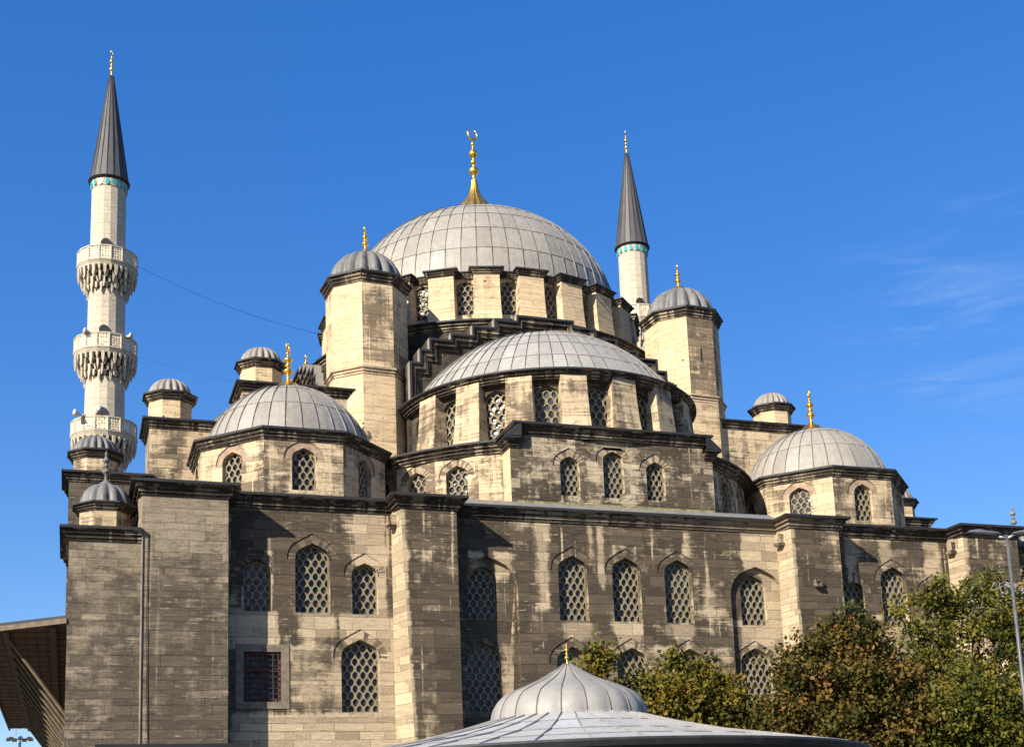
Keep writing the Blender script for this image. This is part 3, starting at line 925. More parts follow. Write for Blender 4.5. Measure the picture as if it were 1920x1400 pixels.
# ---- half dome: drum, buttresses, dome (front, and the two at the sides)
def half_dome(rot, front):
    mw = Matrix.Rotation(rot, 4, 'Z')
    root = mosque
    def fin(mbx, name, parent=mosque, **k):
        return mbx.build(name, parent, mw=mw, **k) if parent is mosque else mbx.build(name, parent, **k)
    C_ = (0, -10.84)
    mb = MB()
    sp = 19.3
    lim = 4
    for i in range(-lim, lim + 1):
        p, q = arc(*C_, 7.62, (i - .5) * sp, (i + .5) * sp, 1)
        hs = [dict(s=(Vector(q) - Vector(p)).length / 2, w=1.26, sill=22.95, apex=25.55, prof=ROUND, depth=.20, pitch=.40)]
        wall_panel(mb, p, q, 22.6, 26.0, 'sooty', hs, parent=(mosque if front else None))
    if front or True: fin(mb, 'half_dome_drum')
    for i in range(-lim, lim):
        ad = (i + .5) * sp
        mb = MB()
        # buttress with a curved batter
        prof = [(22.6, 1.02, .78), (23.2, .90, .74), (23.9, .79, .70), (24.8, .70, .67), (25.6, .65, .655), (25.95, .63, .65)]
        pr_ = []
        n = Vector((math.sin(rad(ad)), -math.cos(rad(ad)))); tn = Vector((math.cos(rad(ad)), math.sin(rad(ad))))
        c0 = Vector(C_) + n * 7.35
        for j in range(len(prof) - 1):
            def rg(p): z, o, w = p; return [(*(c0 - tn * w), z), (*(c0 - tn * w + n * o), z), (*(c0 + tn * w + n * o), z), (*(c0 + tn * w), z)]
            mb.prism(rg(prof[j]), rg(prof[j + 1]), 'mid', caps=False)
        fin(mb, 'half_dome_buttress')
    mb = MB()
    cornice(mb, arc(*C_, 7.82, -97, 97, 60), 26.24, False, .75, so=.95)
    A1, A2 = arc(*C_, 7.85, -97, 97, 60), arc(*C_, 7.35, -97, 97, 60)
    for i in range(60): mb.face([(*A1[i], 25.78), (*A2[i], 25.78), (*A2[i + 1], 25.78), (*A1[i + 1], 25.78)], 'sooty')
    o = fin(mb, 'half_dome_cornice')
    d = lead_dome('half_dome', mosque, (0, -10.88), 9.46, 1.185, 19.62, 26.22, 34, [0, .16, .32, .47, .62, .8, 1], 'leadblue', -92, 92, cut=-11.3, seam=.026, sub=3, topr=.05)
    d.matrix_world = mw
    # stepped gable wall carrying the great arch
    st = [(7.75, 26.0), (7.75, 28.75), (7.2, 28.75), (7.2, 29.5), (6.65, 29.5), (6.65, 30.15), (5.46, 30.15), (5.46, 30.53), (4.25, 30.53), (4.25, 31.1), (3.0, 31.1), (3.0, 31.6), (1.7, 31.6), (1.7, 31.95)]
    poly = [(-x, z) for x, z in st] + [(x, z) for x, z in reversed(st)]
    n = len(poly)
    y0, y1 = -11.4, -8.6
    mb = MB()
    i0 = len(mb.v)
    mb.v += [(x, y0, z) for x, z in poly] + [(x, y1, z) for x, z in poly]
    # front face in columns
    xs = sorted(set(round(x, 3) for x, z in poly))
    for a_, b_ in zip(xs[:-1], xs[1:]):
        mid_ = (abs(a_) + abs(b_)) / 2
        top = max(z for x, z in st if x >= mid_ - 1e-6) if mid_ < 7.75 else 26
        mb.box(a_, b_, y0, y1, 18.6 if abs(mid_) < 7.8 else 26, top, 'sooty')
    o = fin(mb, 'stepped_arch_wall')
    mb = MB()
    V = [Vector(p) for p in poly]
    path2 = poly
    for off0, off1, pr0, kk in ((-.02, -.14, .42, 'edge'), (-.14, -.36, .30, 'cornice'), (-.36, -.55, .14, 'cornice')):
        # outward is up / away from the wall: the path runs left to right, so offset to the left
        r0 = offset_path(path2, -off0, False); r1 = offset_path(path2, -off1, False)
        r0 = [Vector((2 * p[0] - q.x, 2 * p[1] - q.y)) if False else q for p, q in zip(path2, r0)]
        for i in range(n - 1):
            a, b, c_, d_ = r0[i], r0[i + 1], r1[i + 1], r1[i]
            yy = y0 - pr0
            mb.face([(a.x, yy, a.y), (b.x, yy, b.y), (c_.x, yy, c_.y), (d_.x, yy, d_.y)], kk)
            mb.face([(d_.x, yy, d_.y), (c_.x, yy, c_.y), (c_.x, y0, c_.y), (d_.x, y0, d_.y)], kk)
            mb.face([(a.x, yy, a.y), (b.x, yy, b.y), (b.x, y1 - .3, b.y), (a.x, y1 - .3, a.y)], 'lead' if off0 > -.1 else kk, .4)
    mb.build('step_coping', o)
half_dome(0, True)
half_dome(-PI / 2, False)
half_dome(PI / 2, False)

# ---- base of the main drum
mb = MB()
ring = arc(0, 0, 10.95, -180, 180, 72)[:-1]
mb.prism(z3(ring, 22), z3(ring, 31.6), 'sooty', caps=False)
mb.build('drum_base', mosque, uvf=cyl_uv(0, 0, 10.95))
mb = MB(); cornice(mb, ring, 32.0, True, .85, so=.75); mb.build('drum_base_cornice', mosque)
mb = MB()
r2 = arc(0, 0, 8.9, -180, 180, 72)[:-1]; r1 = arc(0, 0, 11.0, -180, 180, 72)[:-1]
for i in range(72):
    j = (i + 1) % 72
    mb.face([(*r1[i], 32.04), (*r1[j], 32.04), (*r2[j], 32.98), (*r2[i], 32.98)], 'leadblue', random.random() * .7 + .1)
mb.build('drum_base_roof', mosque)

# ---- main drum
mb = MB()
for i in range(24):
    a = i * 15 + 7.5
    p, q = arc(0, 0, 9.50, a - 7.5, a + 7.5, 1)
    aa = (a + 180) % 360 - 180
    hs = [dict(s=(Vector(q) - Vector(p)).length / 2, w=1.12, sill=33.02, apex=35.08, prof=HALF, depth=.15, pitch=.35)] if -100 < aa < 85 else []
    wall_panel(mb, p, q, 32.6, 35.4, 'mid', hs, parent=mosque)
mb.build('main_drum', mosque)
mb = MB(); cornice(mb, arc(0, 0, 9.54, -180, 180, 48)[:-1], 35.52, True, .6, so=.42)
mb.build('main_drum_cornice', mosque)
for i in range(24):
    ad = i * 15
    aa = (ad + 180) % 360 - 180
    if not -112 < aa < 100: continue
    n = Vector((math.sin(rad(ad)), -math.cos(rad(ad)))); tn = Vector((math.cos(rad(ad)), math.sin(rad(ad))))
    mb = MB()
    prof = [(32.4, 1.13, .80), (33.2, 1.03, .76), (34.2, .97, .74), (35.28, .95, .73)]
    c0 = n * 8.95
    def rg(p): z, o, w = p; return [(*(c0 - tn * w), z), (*(c0 - tn * w + n * o), z), (*(c0 + tn * w + n * o), z), (*(c0 + tn * w), z)]
    for j in range(3): mb.prism(rg(prof[j]), rg(prof[j + 1]), 'cream', caps=(j == 2))
    o = mb.build('drum_buttress', mosque)
    mb = MB()
    c1 = n * 8.95
    pth = [tuple(c1 - tn * .73), tuple(c1 - tn * .73 + n * .95), tuple(c1 + tn * .73 + n * .95), tuple(c1 + tn * .73)]
    cornice(mb, pth, 35.60, False, .65, so=.55)
    mb.face([(p[0], p[1], 35.63) for p in pth], 'edge')
    mb.build('buttress_cap', o)
lead_dome('main_dome', mosque, (0, 0), 8.80, .876, 35.72, 35.74, 60, [0, .15, .29, .43, .56, .68, .80, 1], 'lead', seam=.026, sub=3, topr=.02, rowoff=.03)
finial('main_dome_finial', mosque, (0, 0), 45.55, 49.87, .68, foot=False, rcf=.52)
mb = MB(); mb.lathe([(1.75, 43.0), (1.55, 43.5), (1.28, 44.1), (.95, 44.65), (.66, 45.0), (.43, 45.35), (.28, 45.8), (.19, 46.4)], 'gold', 96, (0, 0), 16, .07); mb.build('finial_skirt', mosque, smooth=True)

# ---- weight towers over the piers
for sx, sy in ((-1, -1), (1, -1), (-1, 1), (1, 1)):
    c = (sx * 9.44, sy * 9.44)
    off = 22.5 + 4
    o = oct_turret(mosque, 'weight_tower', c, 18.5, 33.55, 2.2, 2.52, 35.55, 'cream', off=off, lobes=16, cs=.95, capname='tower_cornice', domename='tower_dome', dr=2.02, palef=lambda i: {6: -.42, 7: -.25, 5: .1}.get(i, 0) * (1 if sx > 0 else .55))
    finial('finial', o, c, 35.72, 37.12, .40)
    mb = MB(); cornice(mb, ngon(c[0], c[1], 2.17, 8, off), 28.35, True, .8, so=.42, k='mid', lipk='mid'); mb.build('tower_band', o)
    mb = MB(); r0 = ngon(c[0], c[1], 2.26, 8, off); mb.prism(z3(r0, 18.5), z3(r0, 27.9), 'cream'); mb.build('tower_foot', o)

mb = MB()
a_ = rad(-90 + 4); c_ = Vector((9.44, -9.44)) + Vector((math.cos(a_), math.sin(a_))) * 2.045; tn_ = Vector((-math.sin(a_), math.cos(a_)))
mb.face([(*(c_ + tn_ * u), v) for u, v in ((-.05, 30.4), (.05, 30.4), (.05, 31.2), (-.05, 31.2))], 'dark')
mb.build('tower_slit', mosque)
mb = MB(); mb.box(-4.9, 5.0, -20.06, -19.99, ZC + .36, ZC + .56, 'moss'); mb.build('mossy_ledge', mosque)

# ---- stepped side piers with small domes
for sg in (-1, 1):
    for xa, xb, zt, xd, zd in ((10.2, 16.25, 27.12, 15.1, 29.62), (16.0, 20.75, 24.85, 19.68, 27.5), (20.5, 24.42, 21.92, 23.2, 24.25)):
        x0, x1 = (xa, xb) if sg > 0 else (-xb, -xa)
        y0, y1 = -10.95, -7.9
        mb = MB(); mb.box(x0, x1, y0, y1, GZ if xd > 23 else 16, zt - .05, 'mid' if zt > 22 else 'corner')
        o = mb.build('side_pier', mosque)
        mb = MB()
        pth = [(x0, y1), (x0, y0), (x1, y0)] if sg < 0 else [(x0, y0), (x1, y0), (x1, y1)]
        cornice(mb, pth, zt + .05, False, .8, so=.7); mb.box(x0, x1, y0, y1, zt - .04, zt + .09, 'lead')
        mb.build('pier_cornice', o)
        c = (sg * xd, -9.44)
        oct_turret(mosque, 'pier_turret', c, zt, zd - 1.05, 1.12, 1.44, zd, 'cream' if xd < 22 else 'mid', lobes=18, cs=.7, k='lead' if xd < 22 else 'leaddark')
    # upper gallery wall behind
    x0, x1 = (18.0, 24.3) if sg > 0 else (-24.3, -18.0)
    mb = MB(); mb.box(x0, x1, -8, 18, GZ, 17.5, 'corner'); mb.build('gallery_wall', mosque)

# ---- pipes on the left end of the facade
mb = MB(); mb.tube([(-21.52, B - .03, 16.3), (-21.52, B - .03, GZ)], .03, 'pipe', 8); mb.build('downpipe', mosque)
mb = MB(); mb.tube([(-21.30, B - .03, 16.2), (-21.33, B - .04, 13), (-21.28, B - .04, 10), (-21.18, B - .03, 6), (-21.2, B - .03, GZ)], .014, 'dark', 6); mb.build('cable', mosque)

# ================================================================= MINARETS
def minaret(x, y, label):
    root = tag(empty('minaret', (x, y, GZ)), label, 'minaret', 'minarets of the mosque')
    root.location = (0, 0, 0)
    c = (x, y)
    NS = 16
    def shaft(z0, z1, r0, r1):
        mb = MB(); mb.prism(z3(ngon(x, y, r0, NS, 5), z0), z3(ngon(x, y, r1, NS, 5), z1), 'minaret'); mb.build('shaft', root)
    shaft(GZ, 35.3, 1.50, 1.48); shaft(35.2, 41.6, 1.47, 1.42); shaft(41.5, 48.8, 1.39, 1.36); shaft(48.7, 54.95, 1.32, 1.28)
    for zt, zb, zs, R_, ri in ((49.55, 48.45, 46.15, 2.20, 1.38), (42.55, 41.45, 39.15, 2.28, 1.45), (36.0, 34.95, 32.75, 2.36, 1.49)):
        mb = MB()
        rg = ngon(x, y, R_, NS, 5); rn = ngon(x, y, R_ - .13, NS, 5)
        mb.prism(z3(ngon(x, y, R_ - .08, NS, 5), zb - .42), z3(ngon(x, y, R_ + .07, NS, 5), zb - .1), 'minaret')
        mb.prism(z3(ngon(x, y, R_ + .09, NS, 5), zb - .1), z3(ngon(x, y, R_ + .09, NS, 5), zb), 'minaret')
        o = mb.build('balcony', root)
        mb = MB()
        for i in range(NS):
            j = (i + 1) % NS
            mb.face([(*rg[i], zb), (*rg[j], zb), (*rg[j], zt - .08), (*rg[i], zt - .08)], 'pierced')
            mb.face([(*rn[j], zb), (*rn[i], zb), (*rn[i], zt - .08), (*rn[j], zt - .08)], 'pierced')
        mb.build('parapet', o)
        mb = MB()
        for i in range(NS):
            p = Vector(rg[i]); ct = Vector(c); p = ct + (p - ct) * .985
            mb.tube([(p.x, p.y, zb - .02), (p.x, p.y, zt)], .09, 'minaret', 6)
        i0 = len(mb.v)
        ro, ri2 = ngon(x, y, R_ + .05, NS, 5), ngon(x, y, R_ - .16, NS, 5)
        for i in range(NS):
            j = (i + 1) % NS
            mb.hexa([(*ro[i], zt - .09), (*ro[j], zt - .09), (*ri2[j], zt - .09), (*ri2[i], zt - .09), (*ro[i], zt), (*ro[j], zt), (*ri2[j], zt), (*ri2[i], zt)], 'minaret')
        mb.build('rail', o)
        # stalactite corbels in four hanging tiers
        mb = MB()
        H = zb - .42 - zs
        tiers = 4
        for t_ in range(tiers):
            f0 = t_ / tiers
            ztop = zb - .42 - H * f0 * .82
            rr = R_ - (R_ - ri) * (f0 ** .85) * .95
            rin = max(ri - .04, rr - .62)
            mb.prism(z3(ngon(x, y, rin + .05, NS, 5), ztop - H * .24), z3(ngon(x, y, max(ri - .02, rr - .40), NS, 5), ztop), 'soot', caps=False)  # inner core painted dark so the gaps read as deep shade
            N2 = 32 if t_ < 1 else 24
            for i in range(N2):
                a = 2 * PI * (i + .5 * (t_ % 2)) / N2 + rad(5)
                d = Vector((math.cos(a), math.sin(a))); tn = Vector((-d.y, d.x))
                wd = .105 if i % 2 else .075
                ln = H * (.46 if (i + t_) % 2 else .26)
                ct = Vector(c)
                def rg_(r, w, z, th): return [(*(ct + d * (r - th) - tn * w), z), (*(ct + d * r - tn * w), z), (*(ct + d * r + tn * w), z), (*(ct + d * (r - th) + tn * w), z)]
                mb.prism(rg_(rr - .05, wd * .25, ztop - ln, .06), rg_(rr - .01, wd, ztop - ln * .55, .20), 'minaret')
                mb.prism(rg_(rr - .01, wd, ztop - ln * .55, .20), rg_(rr + .02, wd * 1.1, ztop, .30), 'minaret')
        mb.build('stalactite_corbels', o)
        # doorway onto the balcony
        a = rad(-90 - 8)
        d = Vector((math.cos(a), math.sin(a))); tn = Vector((-d.y, d.x))
        mb = MB()
        ctr = Vector(c) + d * (1.39 if zt > 45 else (1.43 if zt > 40 else 1.48))
        mb.face([(*(ctr + tn * u), zb + v) for u, v in ((-.36, 0), (.36, 0), (.36, 1.7), (.25, 1.92), (0, 2.02), (-.25, 1.92), (-.36, 1.7))], 'dark')
        mb.build('doorway', root)
    # band of turquoise tiles under the spire
    mb = MB()
    mb.prism(z3(ngon(x, y, 1.31, NS, 5), 54.9), z3(ngon(x, y, 1.41, NS, 5), 55.65), 'minaret')
    o = mb.build('tile_band', root)
    for i in range(NS):
        mb = MB()
        a = rad(5 + 360 / NS * (i + .5)); d = Vector((math.cos(a), math.sin(a))); tn = Vector((-d.y, d.x))
        ct = Vector(c) + d * 1.355
        mb.prism([(*(ct + tn * u), 54.98 + v) for u, v in ((-.13, 0), (.13, 0), (.13, .30), (.07, .44), (-.07, .44), (-.13, .30))],
                 [(*(ct + tn * u + d * .03), 54.98 + v) for u, v in ((-.13, 0), (.13, 0), (.13, .30), (.07, .44), (-.07, .44), (-.13, .30))], 'tile')
        mb.build('turquoise_tile', o)
    mb = MB()
    NC = 18
    for i in range(NC):
        tone = random.random() * .8 + .1
        a0, a1 = 2 * PI * i / NC, 2 * PI * (i + 1) / NC
        for (r0, z0), (r1, z1) in zip([(1.53, 55.6), (1.46, 55.75), (1.0, 58.8), (.55, 62.2), (.16, 64.9)][:-1], [(1.46, 55.75), (1.0, 58.8), (.55, 62.2), (.16, 64.9)]):
            mb.face([(x + r0 * math.cos(a0), y + r0 * math.sin(a0), z0), (x + r0 * math.cos(a1), y + r0 * math.sin(a1), z0),
                     (x + r1 * math.cos(a1), y + r1 * math.sin(a1), z1), (x + r1 * math.cos(a0), y + r1 * math.sin(a0), z1)], 'leadcone', min(1, tone + random.random() * .2))
        mb.tube([(x + 1.47 * math.cos(a0), y + 1.47 * math.sin(a0), 55.7), (x + .17 * math.cos(a0), y + .17 * math.sin(a0), 64.9)], .03, 'leadcone', 4)
    mb.prism(z3(ngon(x, y, 1.42, 24), 55.5), z3(ngon(x, y, 1.58, 24), 55.66), 'edge')
    mb.build('spire', root)
    finial('finial', root, c, 64.6, 67.1, .36, foot=False, rcf=.5)
    return root
minaret(-22.19, 23.63, 'pale slender minaret with three carved balconies rising at the left of the picture')
minaret(22.19, 23.63, 'pale minaret partly hidden behind the main dome and the right hand octagonal tower')

# loudspeakers on the left minaret
def horn(loc, d, label, r=.33, L=.6):
    r *= .8; L *= .9
    root = tag(empty('loudspeaker', loc), label, 'loudspeaker', 'horn loudspeakers on the left minaret')
    d = Vector(d).normalized()
    mb = MB(); pts = [d * (L * t_) for t_ in (0, .15, .35, .6, .85, 1)]
    mb.tube(pts, [.07, .08, .10, .15, .24, r], 'white', 14); mb.build('horn', root, smooth=True)
    mb = MB(); mb.tube([d * -.22, d * .02], .11, 'white', 10); mb.build('driver', root)
    mb = MB(); mb.tube([d * -.1, d * -.1 + Vector((.0, .15, -.55))], .03, 'iron', 6); mb.build('bracket', root)
horn((-23.75, 21.7, 36.05), (-.9, -.4, .05), 'white horn loudspeaker pointing left above the lowest balcony of the left minaret', .36, .75)
horn((-22.75, 21.75, 36.35), (.25, -.95, .1), 'white horn loudspeaker facing the viewer above the lowest balcony of the left minaret', .38, .7)
horn((-23.4, 21.75, 42.55), (-.9, -.3, .1), 'small horn loudspeaker at the left edge of the middle minaret balcony', .24, .5)
horn((-20.75, 21.9, 42.5), (.8, -.5, .1), 'small horn loudspeaker at the right edge of the middle minaret balcony', .24, .5)

# mahya cables strung between the minarets
def cable(z0, sag, r, label):
    mb = MB()
    pts = []
    for i in range(41):
        f = i / 40
        pts.append((-20.05 + f * 40.2, 23.6, z0 - sag * 4 * f * (1 - f)))
    mb.tube(pts, r, 'dark', 5)
    tag(mb.build('cable', None), label, 'cable')
cable(49.1, 4.6, .013, 'thin dark cable hung from the top balcony of the left minaret across the sky')
cable(41.7, 2.4, .005, 'faint thin cable hung from the middle balcony of the left minaret')

# ================================================================= SIDE EAVE ON THE LEFT
ev = tag(empty('wooden_eave', (-24.3, -18, GZ)), 'wide brown timber eave on slanting struts jutting out left of the stone corner block', 'eave')
ev.location = (0, 0, 0)
y0, y1, zE = -19.6, 18.6, 12.75
mb = MB(); mb.hexa([(-27.85, y0 + .9, zE), (-24.32, -21.65, zE), (-24.32, y1, zE), (-27.85, y1, zE), (-27.85, y0 + .9, zE + .06), (-24.32, -21.65, zE + .06), (-24.32, y1, zE + .06), (-27.85, y1, zE + .06)], 'wood')
for i in range(24):
    yy = y0 + (y1 - y0) * (i + .5) / 24
    mb.box(-27.8 if yy > -18 else -26.5, -24.33, yy - .03, yy + .03, zE - .03, zE - .001, 'wood')
for i in range(9):
    xx = -27.7 + 3.4 * i / 8
    mb.box(xx - .025, min(xx + .025, -24.33), y0 + .9 - (xx + 27.85) * .8, y1, zE - .045, zE - .002, 'wood')
mb.build('soffit', ev)
mb = MB()
q_ = [(-28.0, y0 + .85), (-24.32, -21.7), (-24.32, y1), (-28.0, y1)]
mb.hexa([(x, y, zE + .061) for x, y in q_] + [(x, y, zE + .18) for x, y in q_], 'edge')
mb.build('eave_roof', ev)
mb = MB()
mb.hexa([(-27.9, y0 + .75, zE - .14), (-24.33, -21.75, zE - .14), (-24.33, -21.6, zE - .14), (-27.9, y0 + .9, zE - .14), (-27.9, y0 + .75, zE + .06), (-24.33, -21.75, zE + .06), (-24.33, -21.6, zE + .06), (-27.9, y0 + .9, zE + .06)], 'woodpale')
mb.box(-27.95, -27.86, y0 + .95, y1, zE - .15, zE + .06, 'wood'); mb.build('fascia', ev)
mb = MB(); mb.box(-26.75, -26.5, y0 + .05, y1, zE - .2, zE - .002, 'woodpale'); mb.build('beam', ev)
mb = MB(); mb.box(-24.95, -24.7, y0 - 1.2, y1, zE - .18, zE - .002, 'wood'); mb.build('beam', ev)
for i in range(14):
    yy = y0 + 1.2 + (y1 - y0 - 2) * i / 13
    mb = MB(); mb.tube([(-26.62, yy, zE - .12), (-24.25, yy, zE - 3.4)], .075, 'woodpale', 6); mb.build('strut', ev)

# ================================================================= DOMED KIOSK IN FRONT
KC = Vector((-12.3, -44.2)); KD = 30
kio = tag(empty('domed_kiosk', (KC.x, KC.y, GZ)), 'round kiosk with a pale lead roof and an onion shaped dome with gilt finial', 'kiosk')
kio.location = (0, 0, 0)
KE, KT, KR, K0 = 5.19, 6.30, 7.15, 1.98
mb = MB()
NK = 40
prof = [(K0 * .98, KT), (K0 + .9, KT - .27), (K0 + 2.3, KT - .60), (K0 + 3.9, KT - .88), (KR, KE)]
for i in range(NK):
    a0, a1 = 2 * PI * i / NK, 2 * PI * (i + 1) / NK
    for j in range(len(prof) - 1):
        tone = random.random() * .8 + .1
        (r0, z0), (r1, z1) = prof[j], prof[j + 1]
        up = .02
        mb.face([(KC.x + r0 * math.cos(a0), KC.y + r0 * math.sin(a0), z0), (KC.x + r1 * math.cos(a0), KC.y + r1 * math.sin(a0), z1 + up),
                 (KC.x + r1 * math.cos(a1), KC.y + r1 * math.sin(a1), z1 + up), (KC.x + r0 * math.cos(a1), KC.y + r0 * math.sin(a1), z0)], 'leadlight', tone)
        mb.face([(KC.x + r1 * math.cos(a0), KC.y + r1 * math.sin(a0), z1 + up), (KC.x + r1 * math.cos(a0), KC.y + r1 * math.sin(a0), z1),
                 (KC.x + r1 * math.cos(a1), KC.y + r1 * math.sin(a1), z1), (KC.x + r1 * math.cos(a1), KC.y + r1 * math.sin(a1), z1 + up)], 'seam', .01)
    mb.tube([(KC.x + r * math.cos(a0), KC.y + r * math.sin(a0), z + .02) for r, z in prof], .024, 'leadblue', 5)
ro = mb.build('roof', kio)
mb = MB()
rg = [(KC.x + r_, 0) for r_ in (0,)]
mb.lathe([(KR + .03, KE + .03), (KR + .05, KE - .02), (KR, KE - .13), (KR - .5, KE - .16), (2.6, KE - .16)], 'edge', 64, KC)
mb.build('eave_edge', kio)
# onion dome, gored
KH = 1.44
dp = [(K0 * r_, KT - .02 + KH * h_) for r_, h_ in ((1, 0), (.998, .07), (.985, .16), (.96, .25), (.91, .36), (.84, .45), (.74, .52), (.62, .59), (.50, .655), (.39, .72), (.27, .81), (.17, .89), (.10, .95), (.05, 1.0))]
mb = MB(); mb.lathe([(K0 * 1.03, KT - .04)] + dp, 'leadblue', 160, KC, 20, .022)
dm_ = mb.build('onion_dome', kio, smooth=True)
mb = MB()
for i in range(20):
    a = 2 * PI * (i + .5) / 20
    mb.tube([(KC.x + (r * .98 + .006) * math.cos(a), KC.y + (r * .98 + .006) * math.sin(a), z) for r, z in dp], [.02] * 10 + [.014] * 4, 'seam', 5)
mb.build('dome_seams', dm_)
mb = MB(); mb.box(-8.75, -8.0, -40.6, -39.9, KE + .2, KE + .98, 'white'); mb.build('roof_vent', kio)
finial('finial', kio, KC, KT + KH - .10, KT + KH + .54, .13, crescent=False, foot=False)
for i in range(10):
    mb = MB()
    a = 2 * PI * i / 10
    mb.tube([(KC.x + 4.4 * math.cos(a), KC.y + 4.4 * math.sin(a), GZ), (KC.x + 4.4 * math.cos(a), KC.y + 4.4 * math.sin(a), KE - .15)], .14, 'marble', 10)
    mb.build('column', kio)
mb = MB(); mb.prism(z3(ngon(KC.x, KC.y, 2.8, 10), GZ), z3(ngon(KC.x, KC.y, 2.8, 10), KE - .1), 'marble'); mb.build('wall', kio)

# ================================================================= TREES
import numpy as np
def tree(x, y, h, crown, label, mat, nleaf, seed, leaf=.15, lean=(0, 0)):
    """crown: list of (dx, dy, z, rx, ry, rz) lobes"""
    rng = np.random.default_rng(seed)
    root = tag(empty('tree', (x, y, GZ)), label, 'tree', 'trees in front of the mosque')
    mb = MB()
    zc = min(c[2] for c in crown)
    top = Vector((x + lean[0], y + lean[1], zc))
    mb.tube([(x, y, GZ), (x + lean[0] * .3, y + lean[1] * .3, GZ + (zc - GZ) * .5), tuple(top)], [.24, .19, .15], 'bark', 9)
    for cx, cy, cz, rx, ry, rz in crown:
        for q in range(3):
            e = Vector((x + cx + rng.normal() * rx * .3, y + cy + rng.normal() * ry * .3, cz - rz * .3 + rng.normal() * rz * .2))
            s = top - Vector((0, 0, rng.uniform(.2, 1.5)))
            m_ = (s + e) / 2 + Vector((rng.normal() * .2, rng.normal() * .2, .3))
            mb.tube([s, m_, e], [.08, .045, .012], 'bark', 6)
    tr_ = mb.build('trunk', root, smooth=True)
    tr_.matrix_parent_inverse = Matrix.Translation((-x, -y, -GZ))
    # leaves: twig clusters spread over the lobes, denser near their surface
    crown = list(crown)
    for cx, cy, cz, rx, ry, rz in list(crown):
        for q in range(5):
            th = rng.uniform(0, 2 * PI); el = rng.uniform(.1, 1.3)
            r_ = rng.uniform(.22, .42)
            crown.append((cx + rx * 1.08 * math.cos(th) * math.cos(el), cy + ry * 1.08 * math.sin(th) * math.cos(el), cz + rz * 1.12 * math.sin(el), r_, r_, r_ * 1.5))
    vol = np.array([c[3] * c[4] * c[5] for c in crown]) ** .8
    ncl = nleaf // 90
    lob = rng.choice(len(crown), ncl, p=vol / vol.sum())
    cr = np.array(crown)
    d = rng.normal(size=(ncl, 3)); d /= np.linalg.norm(d, axis=1)[:, None]
    rr = rng.uniform(.30, 1.12, ncl) ** .6
    ctr = cr[lob, :3] + d * rr[:, None] * cr[lob, 3:]
    ctr[:, 0] += x; ctr[:, 1] += y
    csize = rng.uniform(.16, .34, ncl)
    ctone = np.clip(rng.normal(.42, .2, ncl), 0, 1)
    n = ncl * 90
    ci = np.repeat(np.arange(ncl), 90)
    p = ctr[ci] + rng.normal(size=(n, 3)) * csize[ci][:, None] * np.array([1, 1, .7])
    nr = rng.normal(size=(n, 3)) + np.array([-.3, -.3, .9]); nr /= np.linalg.norm(nr, axis=1)[:, None]
    ax = np.cross(nr, rng.normal(size=(n, 3))); ax /= np.linalg.norm(ax, axis=1)[:, None] + 1e-9
    bx = np.cross(nr, ax)
    L = (leaf * rng.uniform(.6, 1.25, n))[:, None]
    q0 = p - ax * L * .55; q1 = p + bx * L * .36 - ax * L * .05 + nr * L * .1; q2 = p + ax * L * .6 - nr * L * .08; q3 = p - bx * L * .36 - ax * L * .05 + nr * L * .1
    v = np.stack([q0, q1, q2, q3], 1).reshape(-1, 3) - np.array([x, y, GZ])
    me = bpy.data.meshes.new('crown')
    me.vertices.add(4 * n); me.vertices.foreach_set('co', v.ravel())
    me.loops.add(4 * n); me.loops.foreach_set('vertex_index', np.arange(4 * n))
    me.polygons.add(n); me.polygons.foreach_set('loop_start', np.arange(n) * 4); me.polygons.foreach_set('loop_total', np.full(n, 4))
    me.update(calc_edges=True)
    tone = np.clip(ctone[ci] + rng.normal(0, .13, n), 0, 1)
    me.attributes.new('tone', 'FLOAT', 'FACE').data.foreach_set('value', tone.astype(np.float32))
    me.materials.append(M[mat])
    o = bpy.data.objects.new('crown', me); COL.objects.link(o); o.parent = root
    return root
tree(-6.0, -37, 9, [(0.1, 0, 7.3, 1.5, 1.4, 1.0), (-1.6, .3, 7.5, .8, .9, .7), (-2.4, 0, 8.2, .35, .4, .8), (.1, 0, 8.7, .3, .35, .7), (1.4, 0, 7.6, 1.0, 1.0, .8), (2.3, .2, 6.9, .9, 1, .9), (0, -.3, 6.2, 2.2, 1.6, .9), (-.8, 0, 8.0, .6, .5, .5), (1.1, 0, 8.3, .3, .3, .4)],
     'olive green tree with thin leafy shoots standing right behind the onion domed kiosk', 'leafA', 17000, 3)
tree(-.6, -38, 9, [(.2, 0, 8.2, 1.7, 1.6, 1.3), (.6, 0, 9.3, .8, .8, .8), (-1.2, 0, 7.9, 1.2, 1.1, 1.2), (-2.0, 0, 6.7, 1.3, 1.2, 1.0), (1.7, 0, 7.8, 1.4, 1.3, 1.4), (.3, -.4, 6.4, 2.4, 1.7, 1.3), (1.1, .3, 8.9, .9, .8, .8)],
     'rust brown dense tree between the olive tree and the tallest green tree', 'leafB', 32000, 5)
tree(9.2, -33, 11, [(0.3, 0, 10.4, 2.2, 1.9, 1.6), (.2, 0, 12.3, .9, .9, 1.2), (-2.2, 0, 11.4, 1.0, 1.0, 1.2), (-3.6, 0, 10.0, 1.2, 1.2, 1.3), (2.2, 0, 11.0, 1.3, 1.3, 1.2), (3.5, 0, 10, 1.5, 1.3, 1.6), (-1.6, 0, 8.6, 2.4, 1.8, 1.6), (1.8, 0, 8.2, 2.6, 1.8, 1.8), (-3.6, .4, 8.2, 1.4, 1.2, 1.2), (0, 0, 6.9, 3.6, 2, 1.4)],
     'tall green tree at the right edge behind the street lamp', 'leafC', 40000, 8)
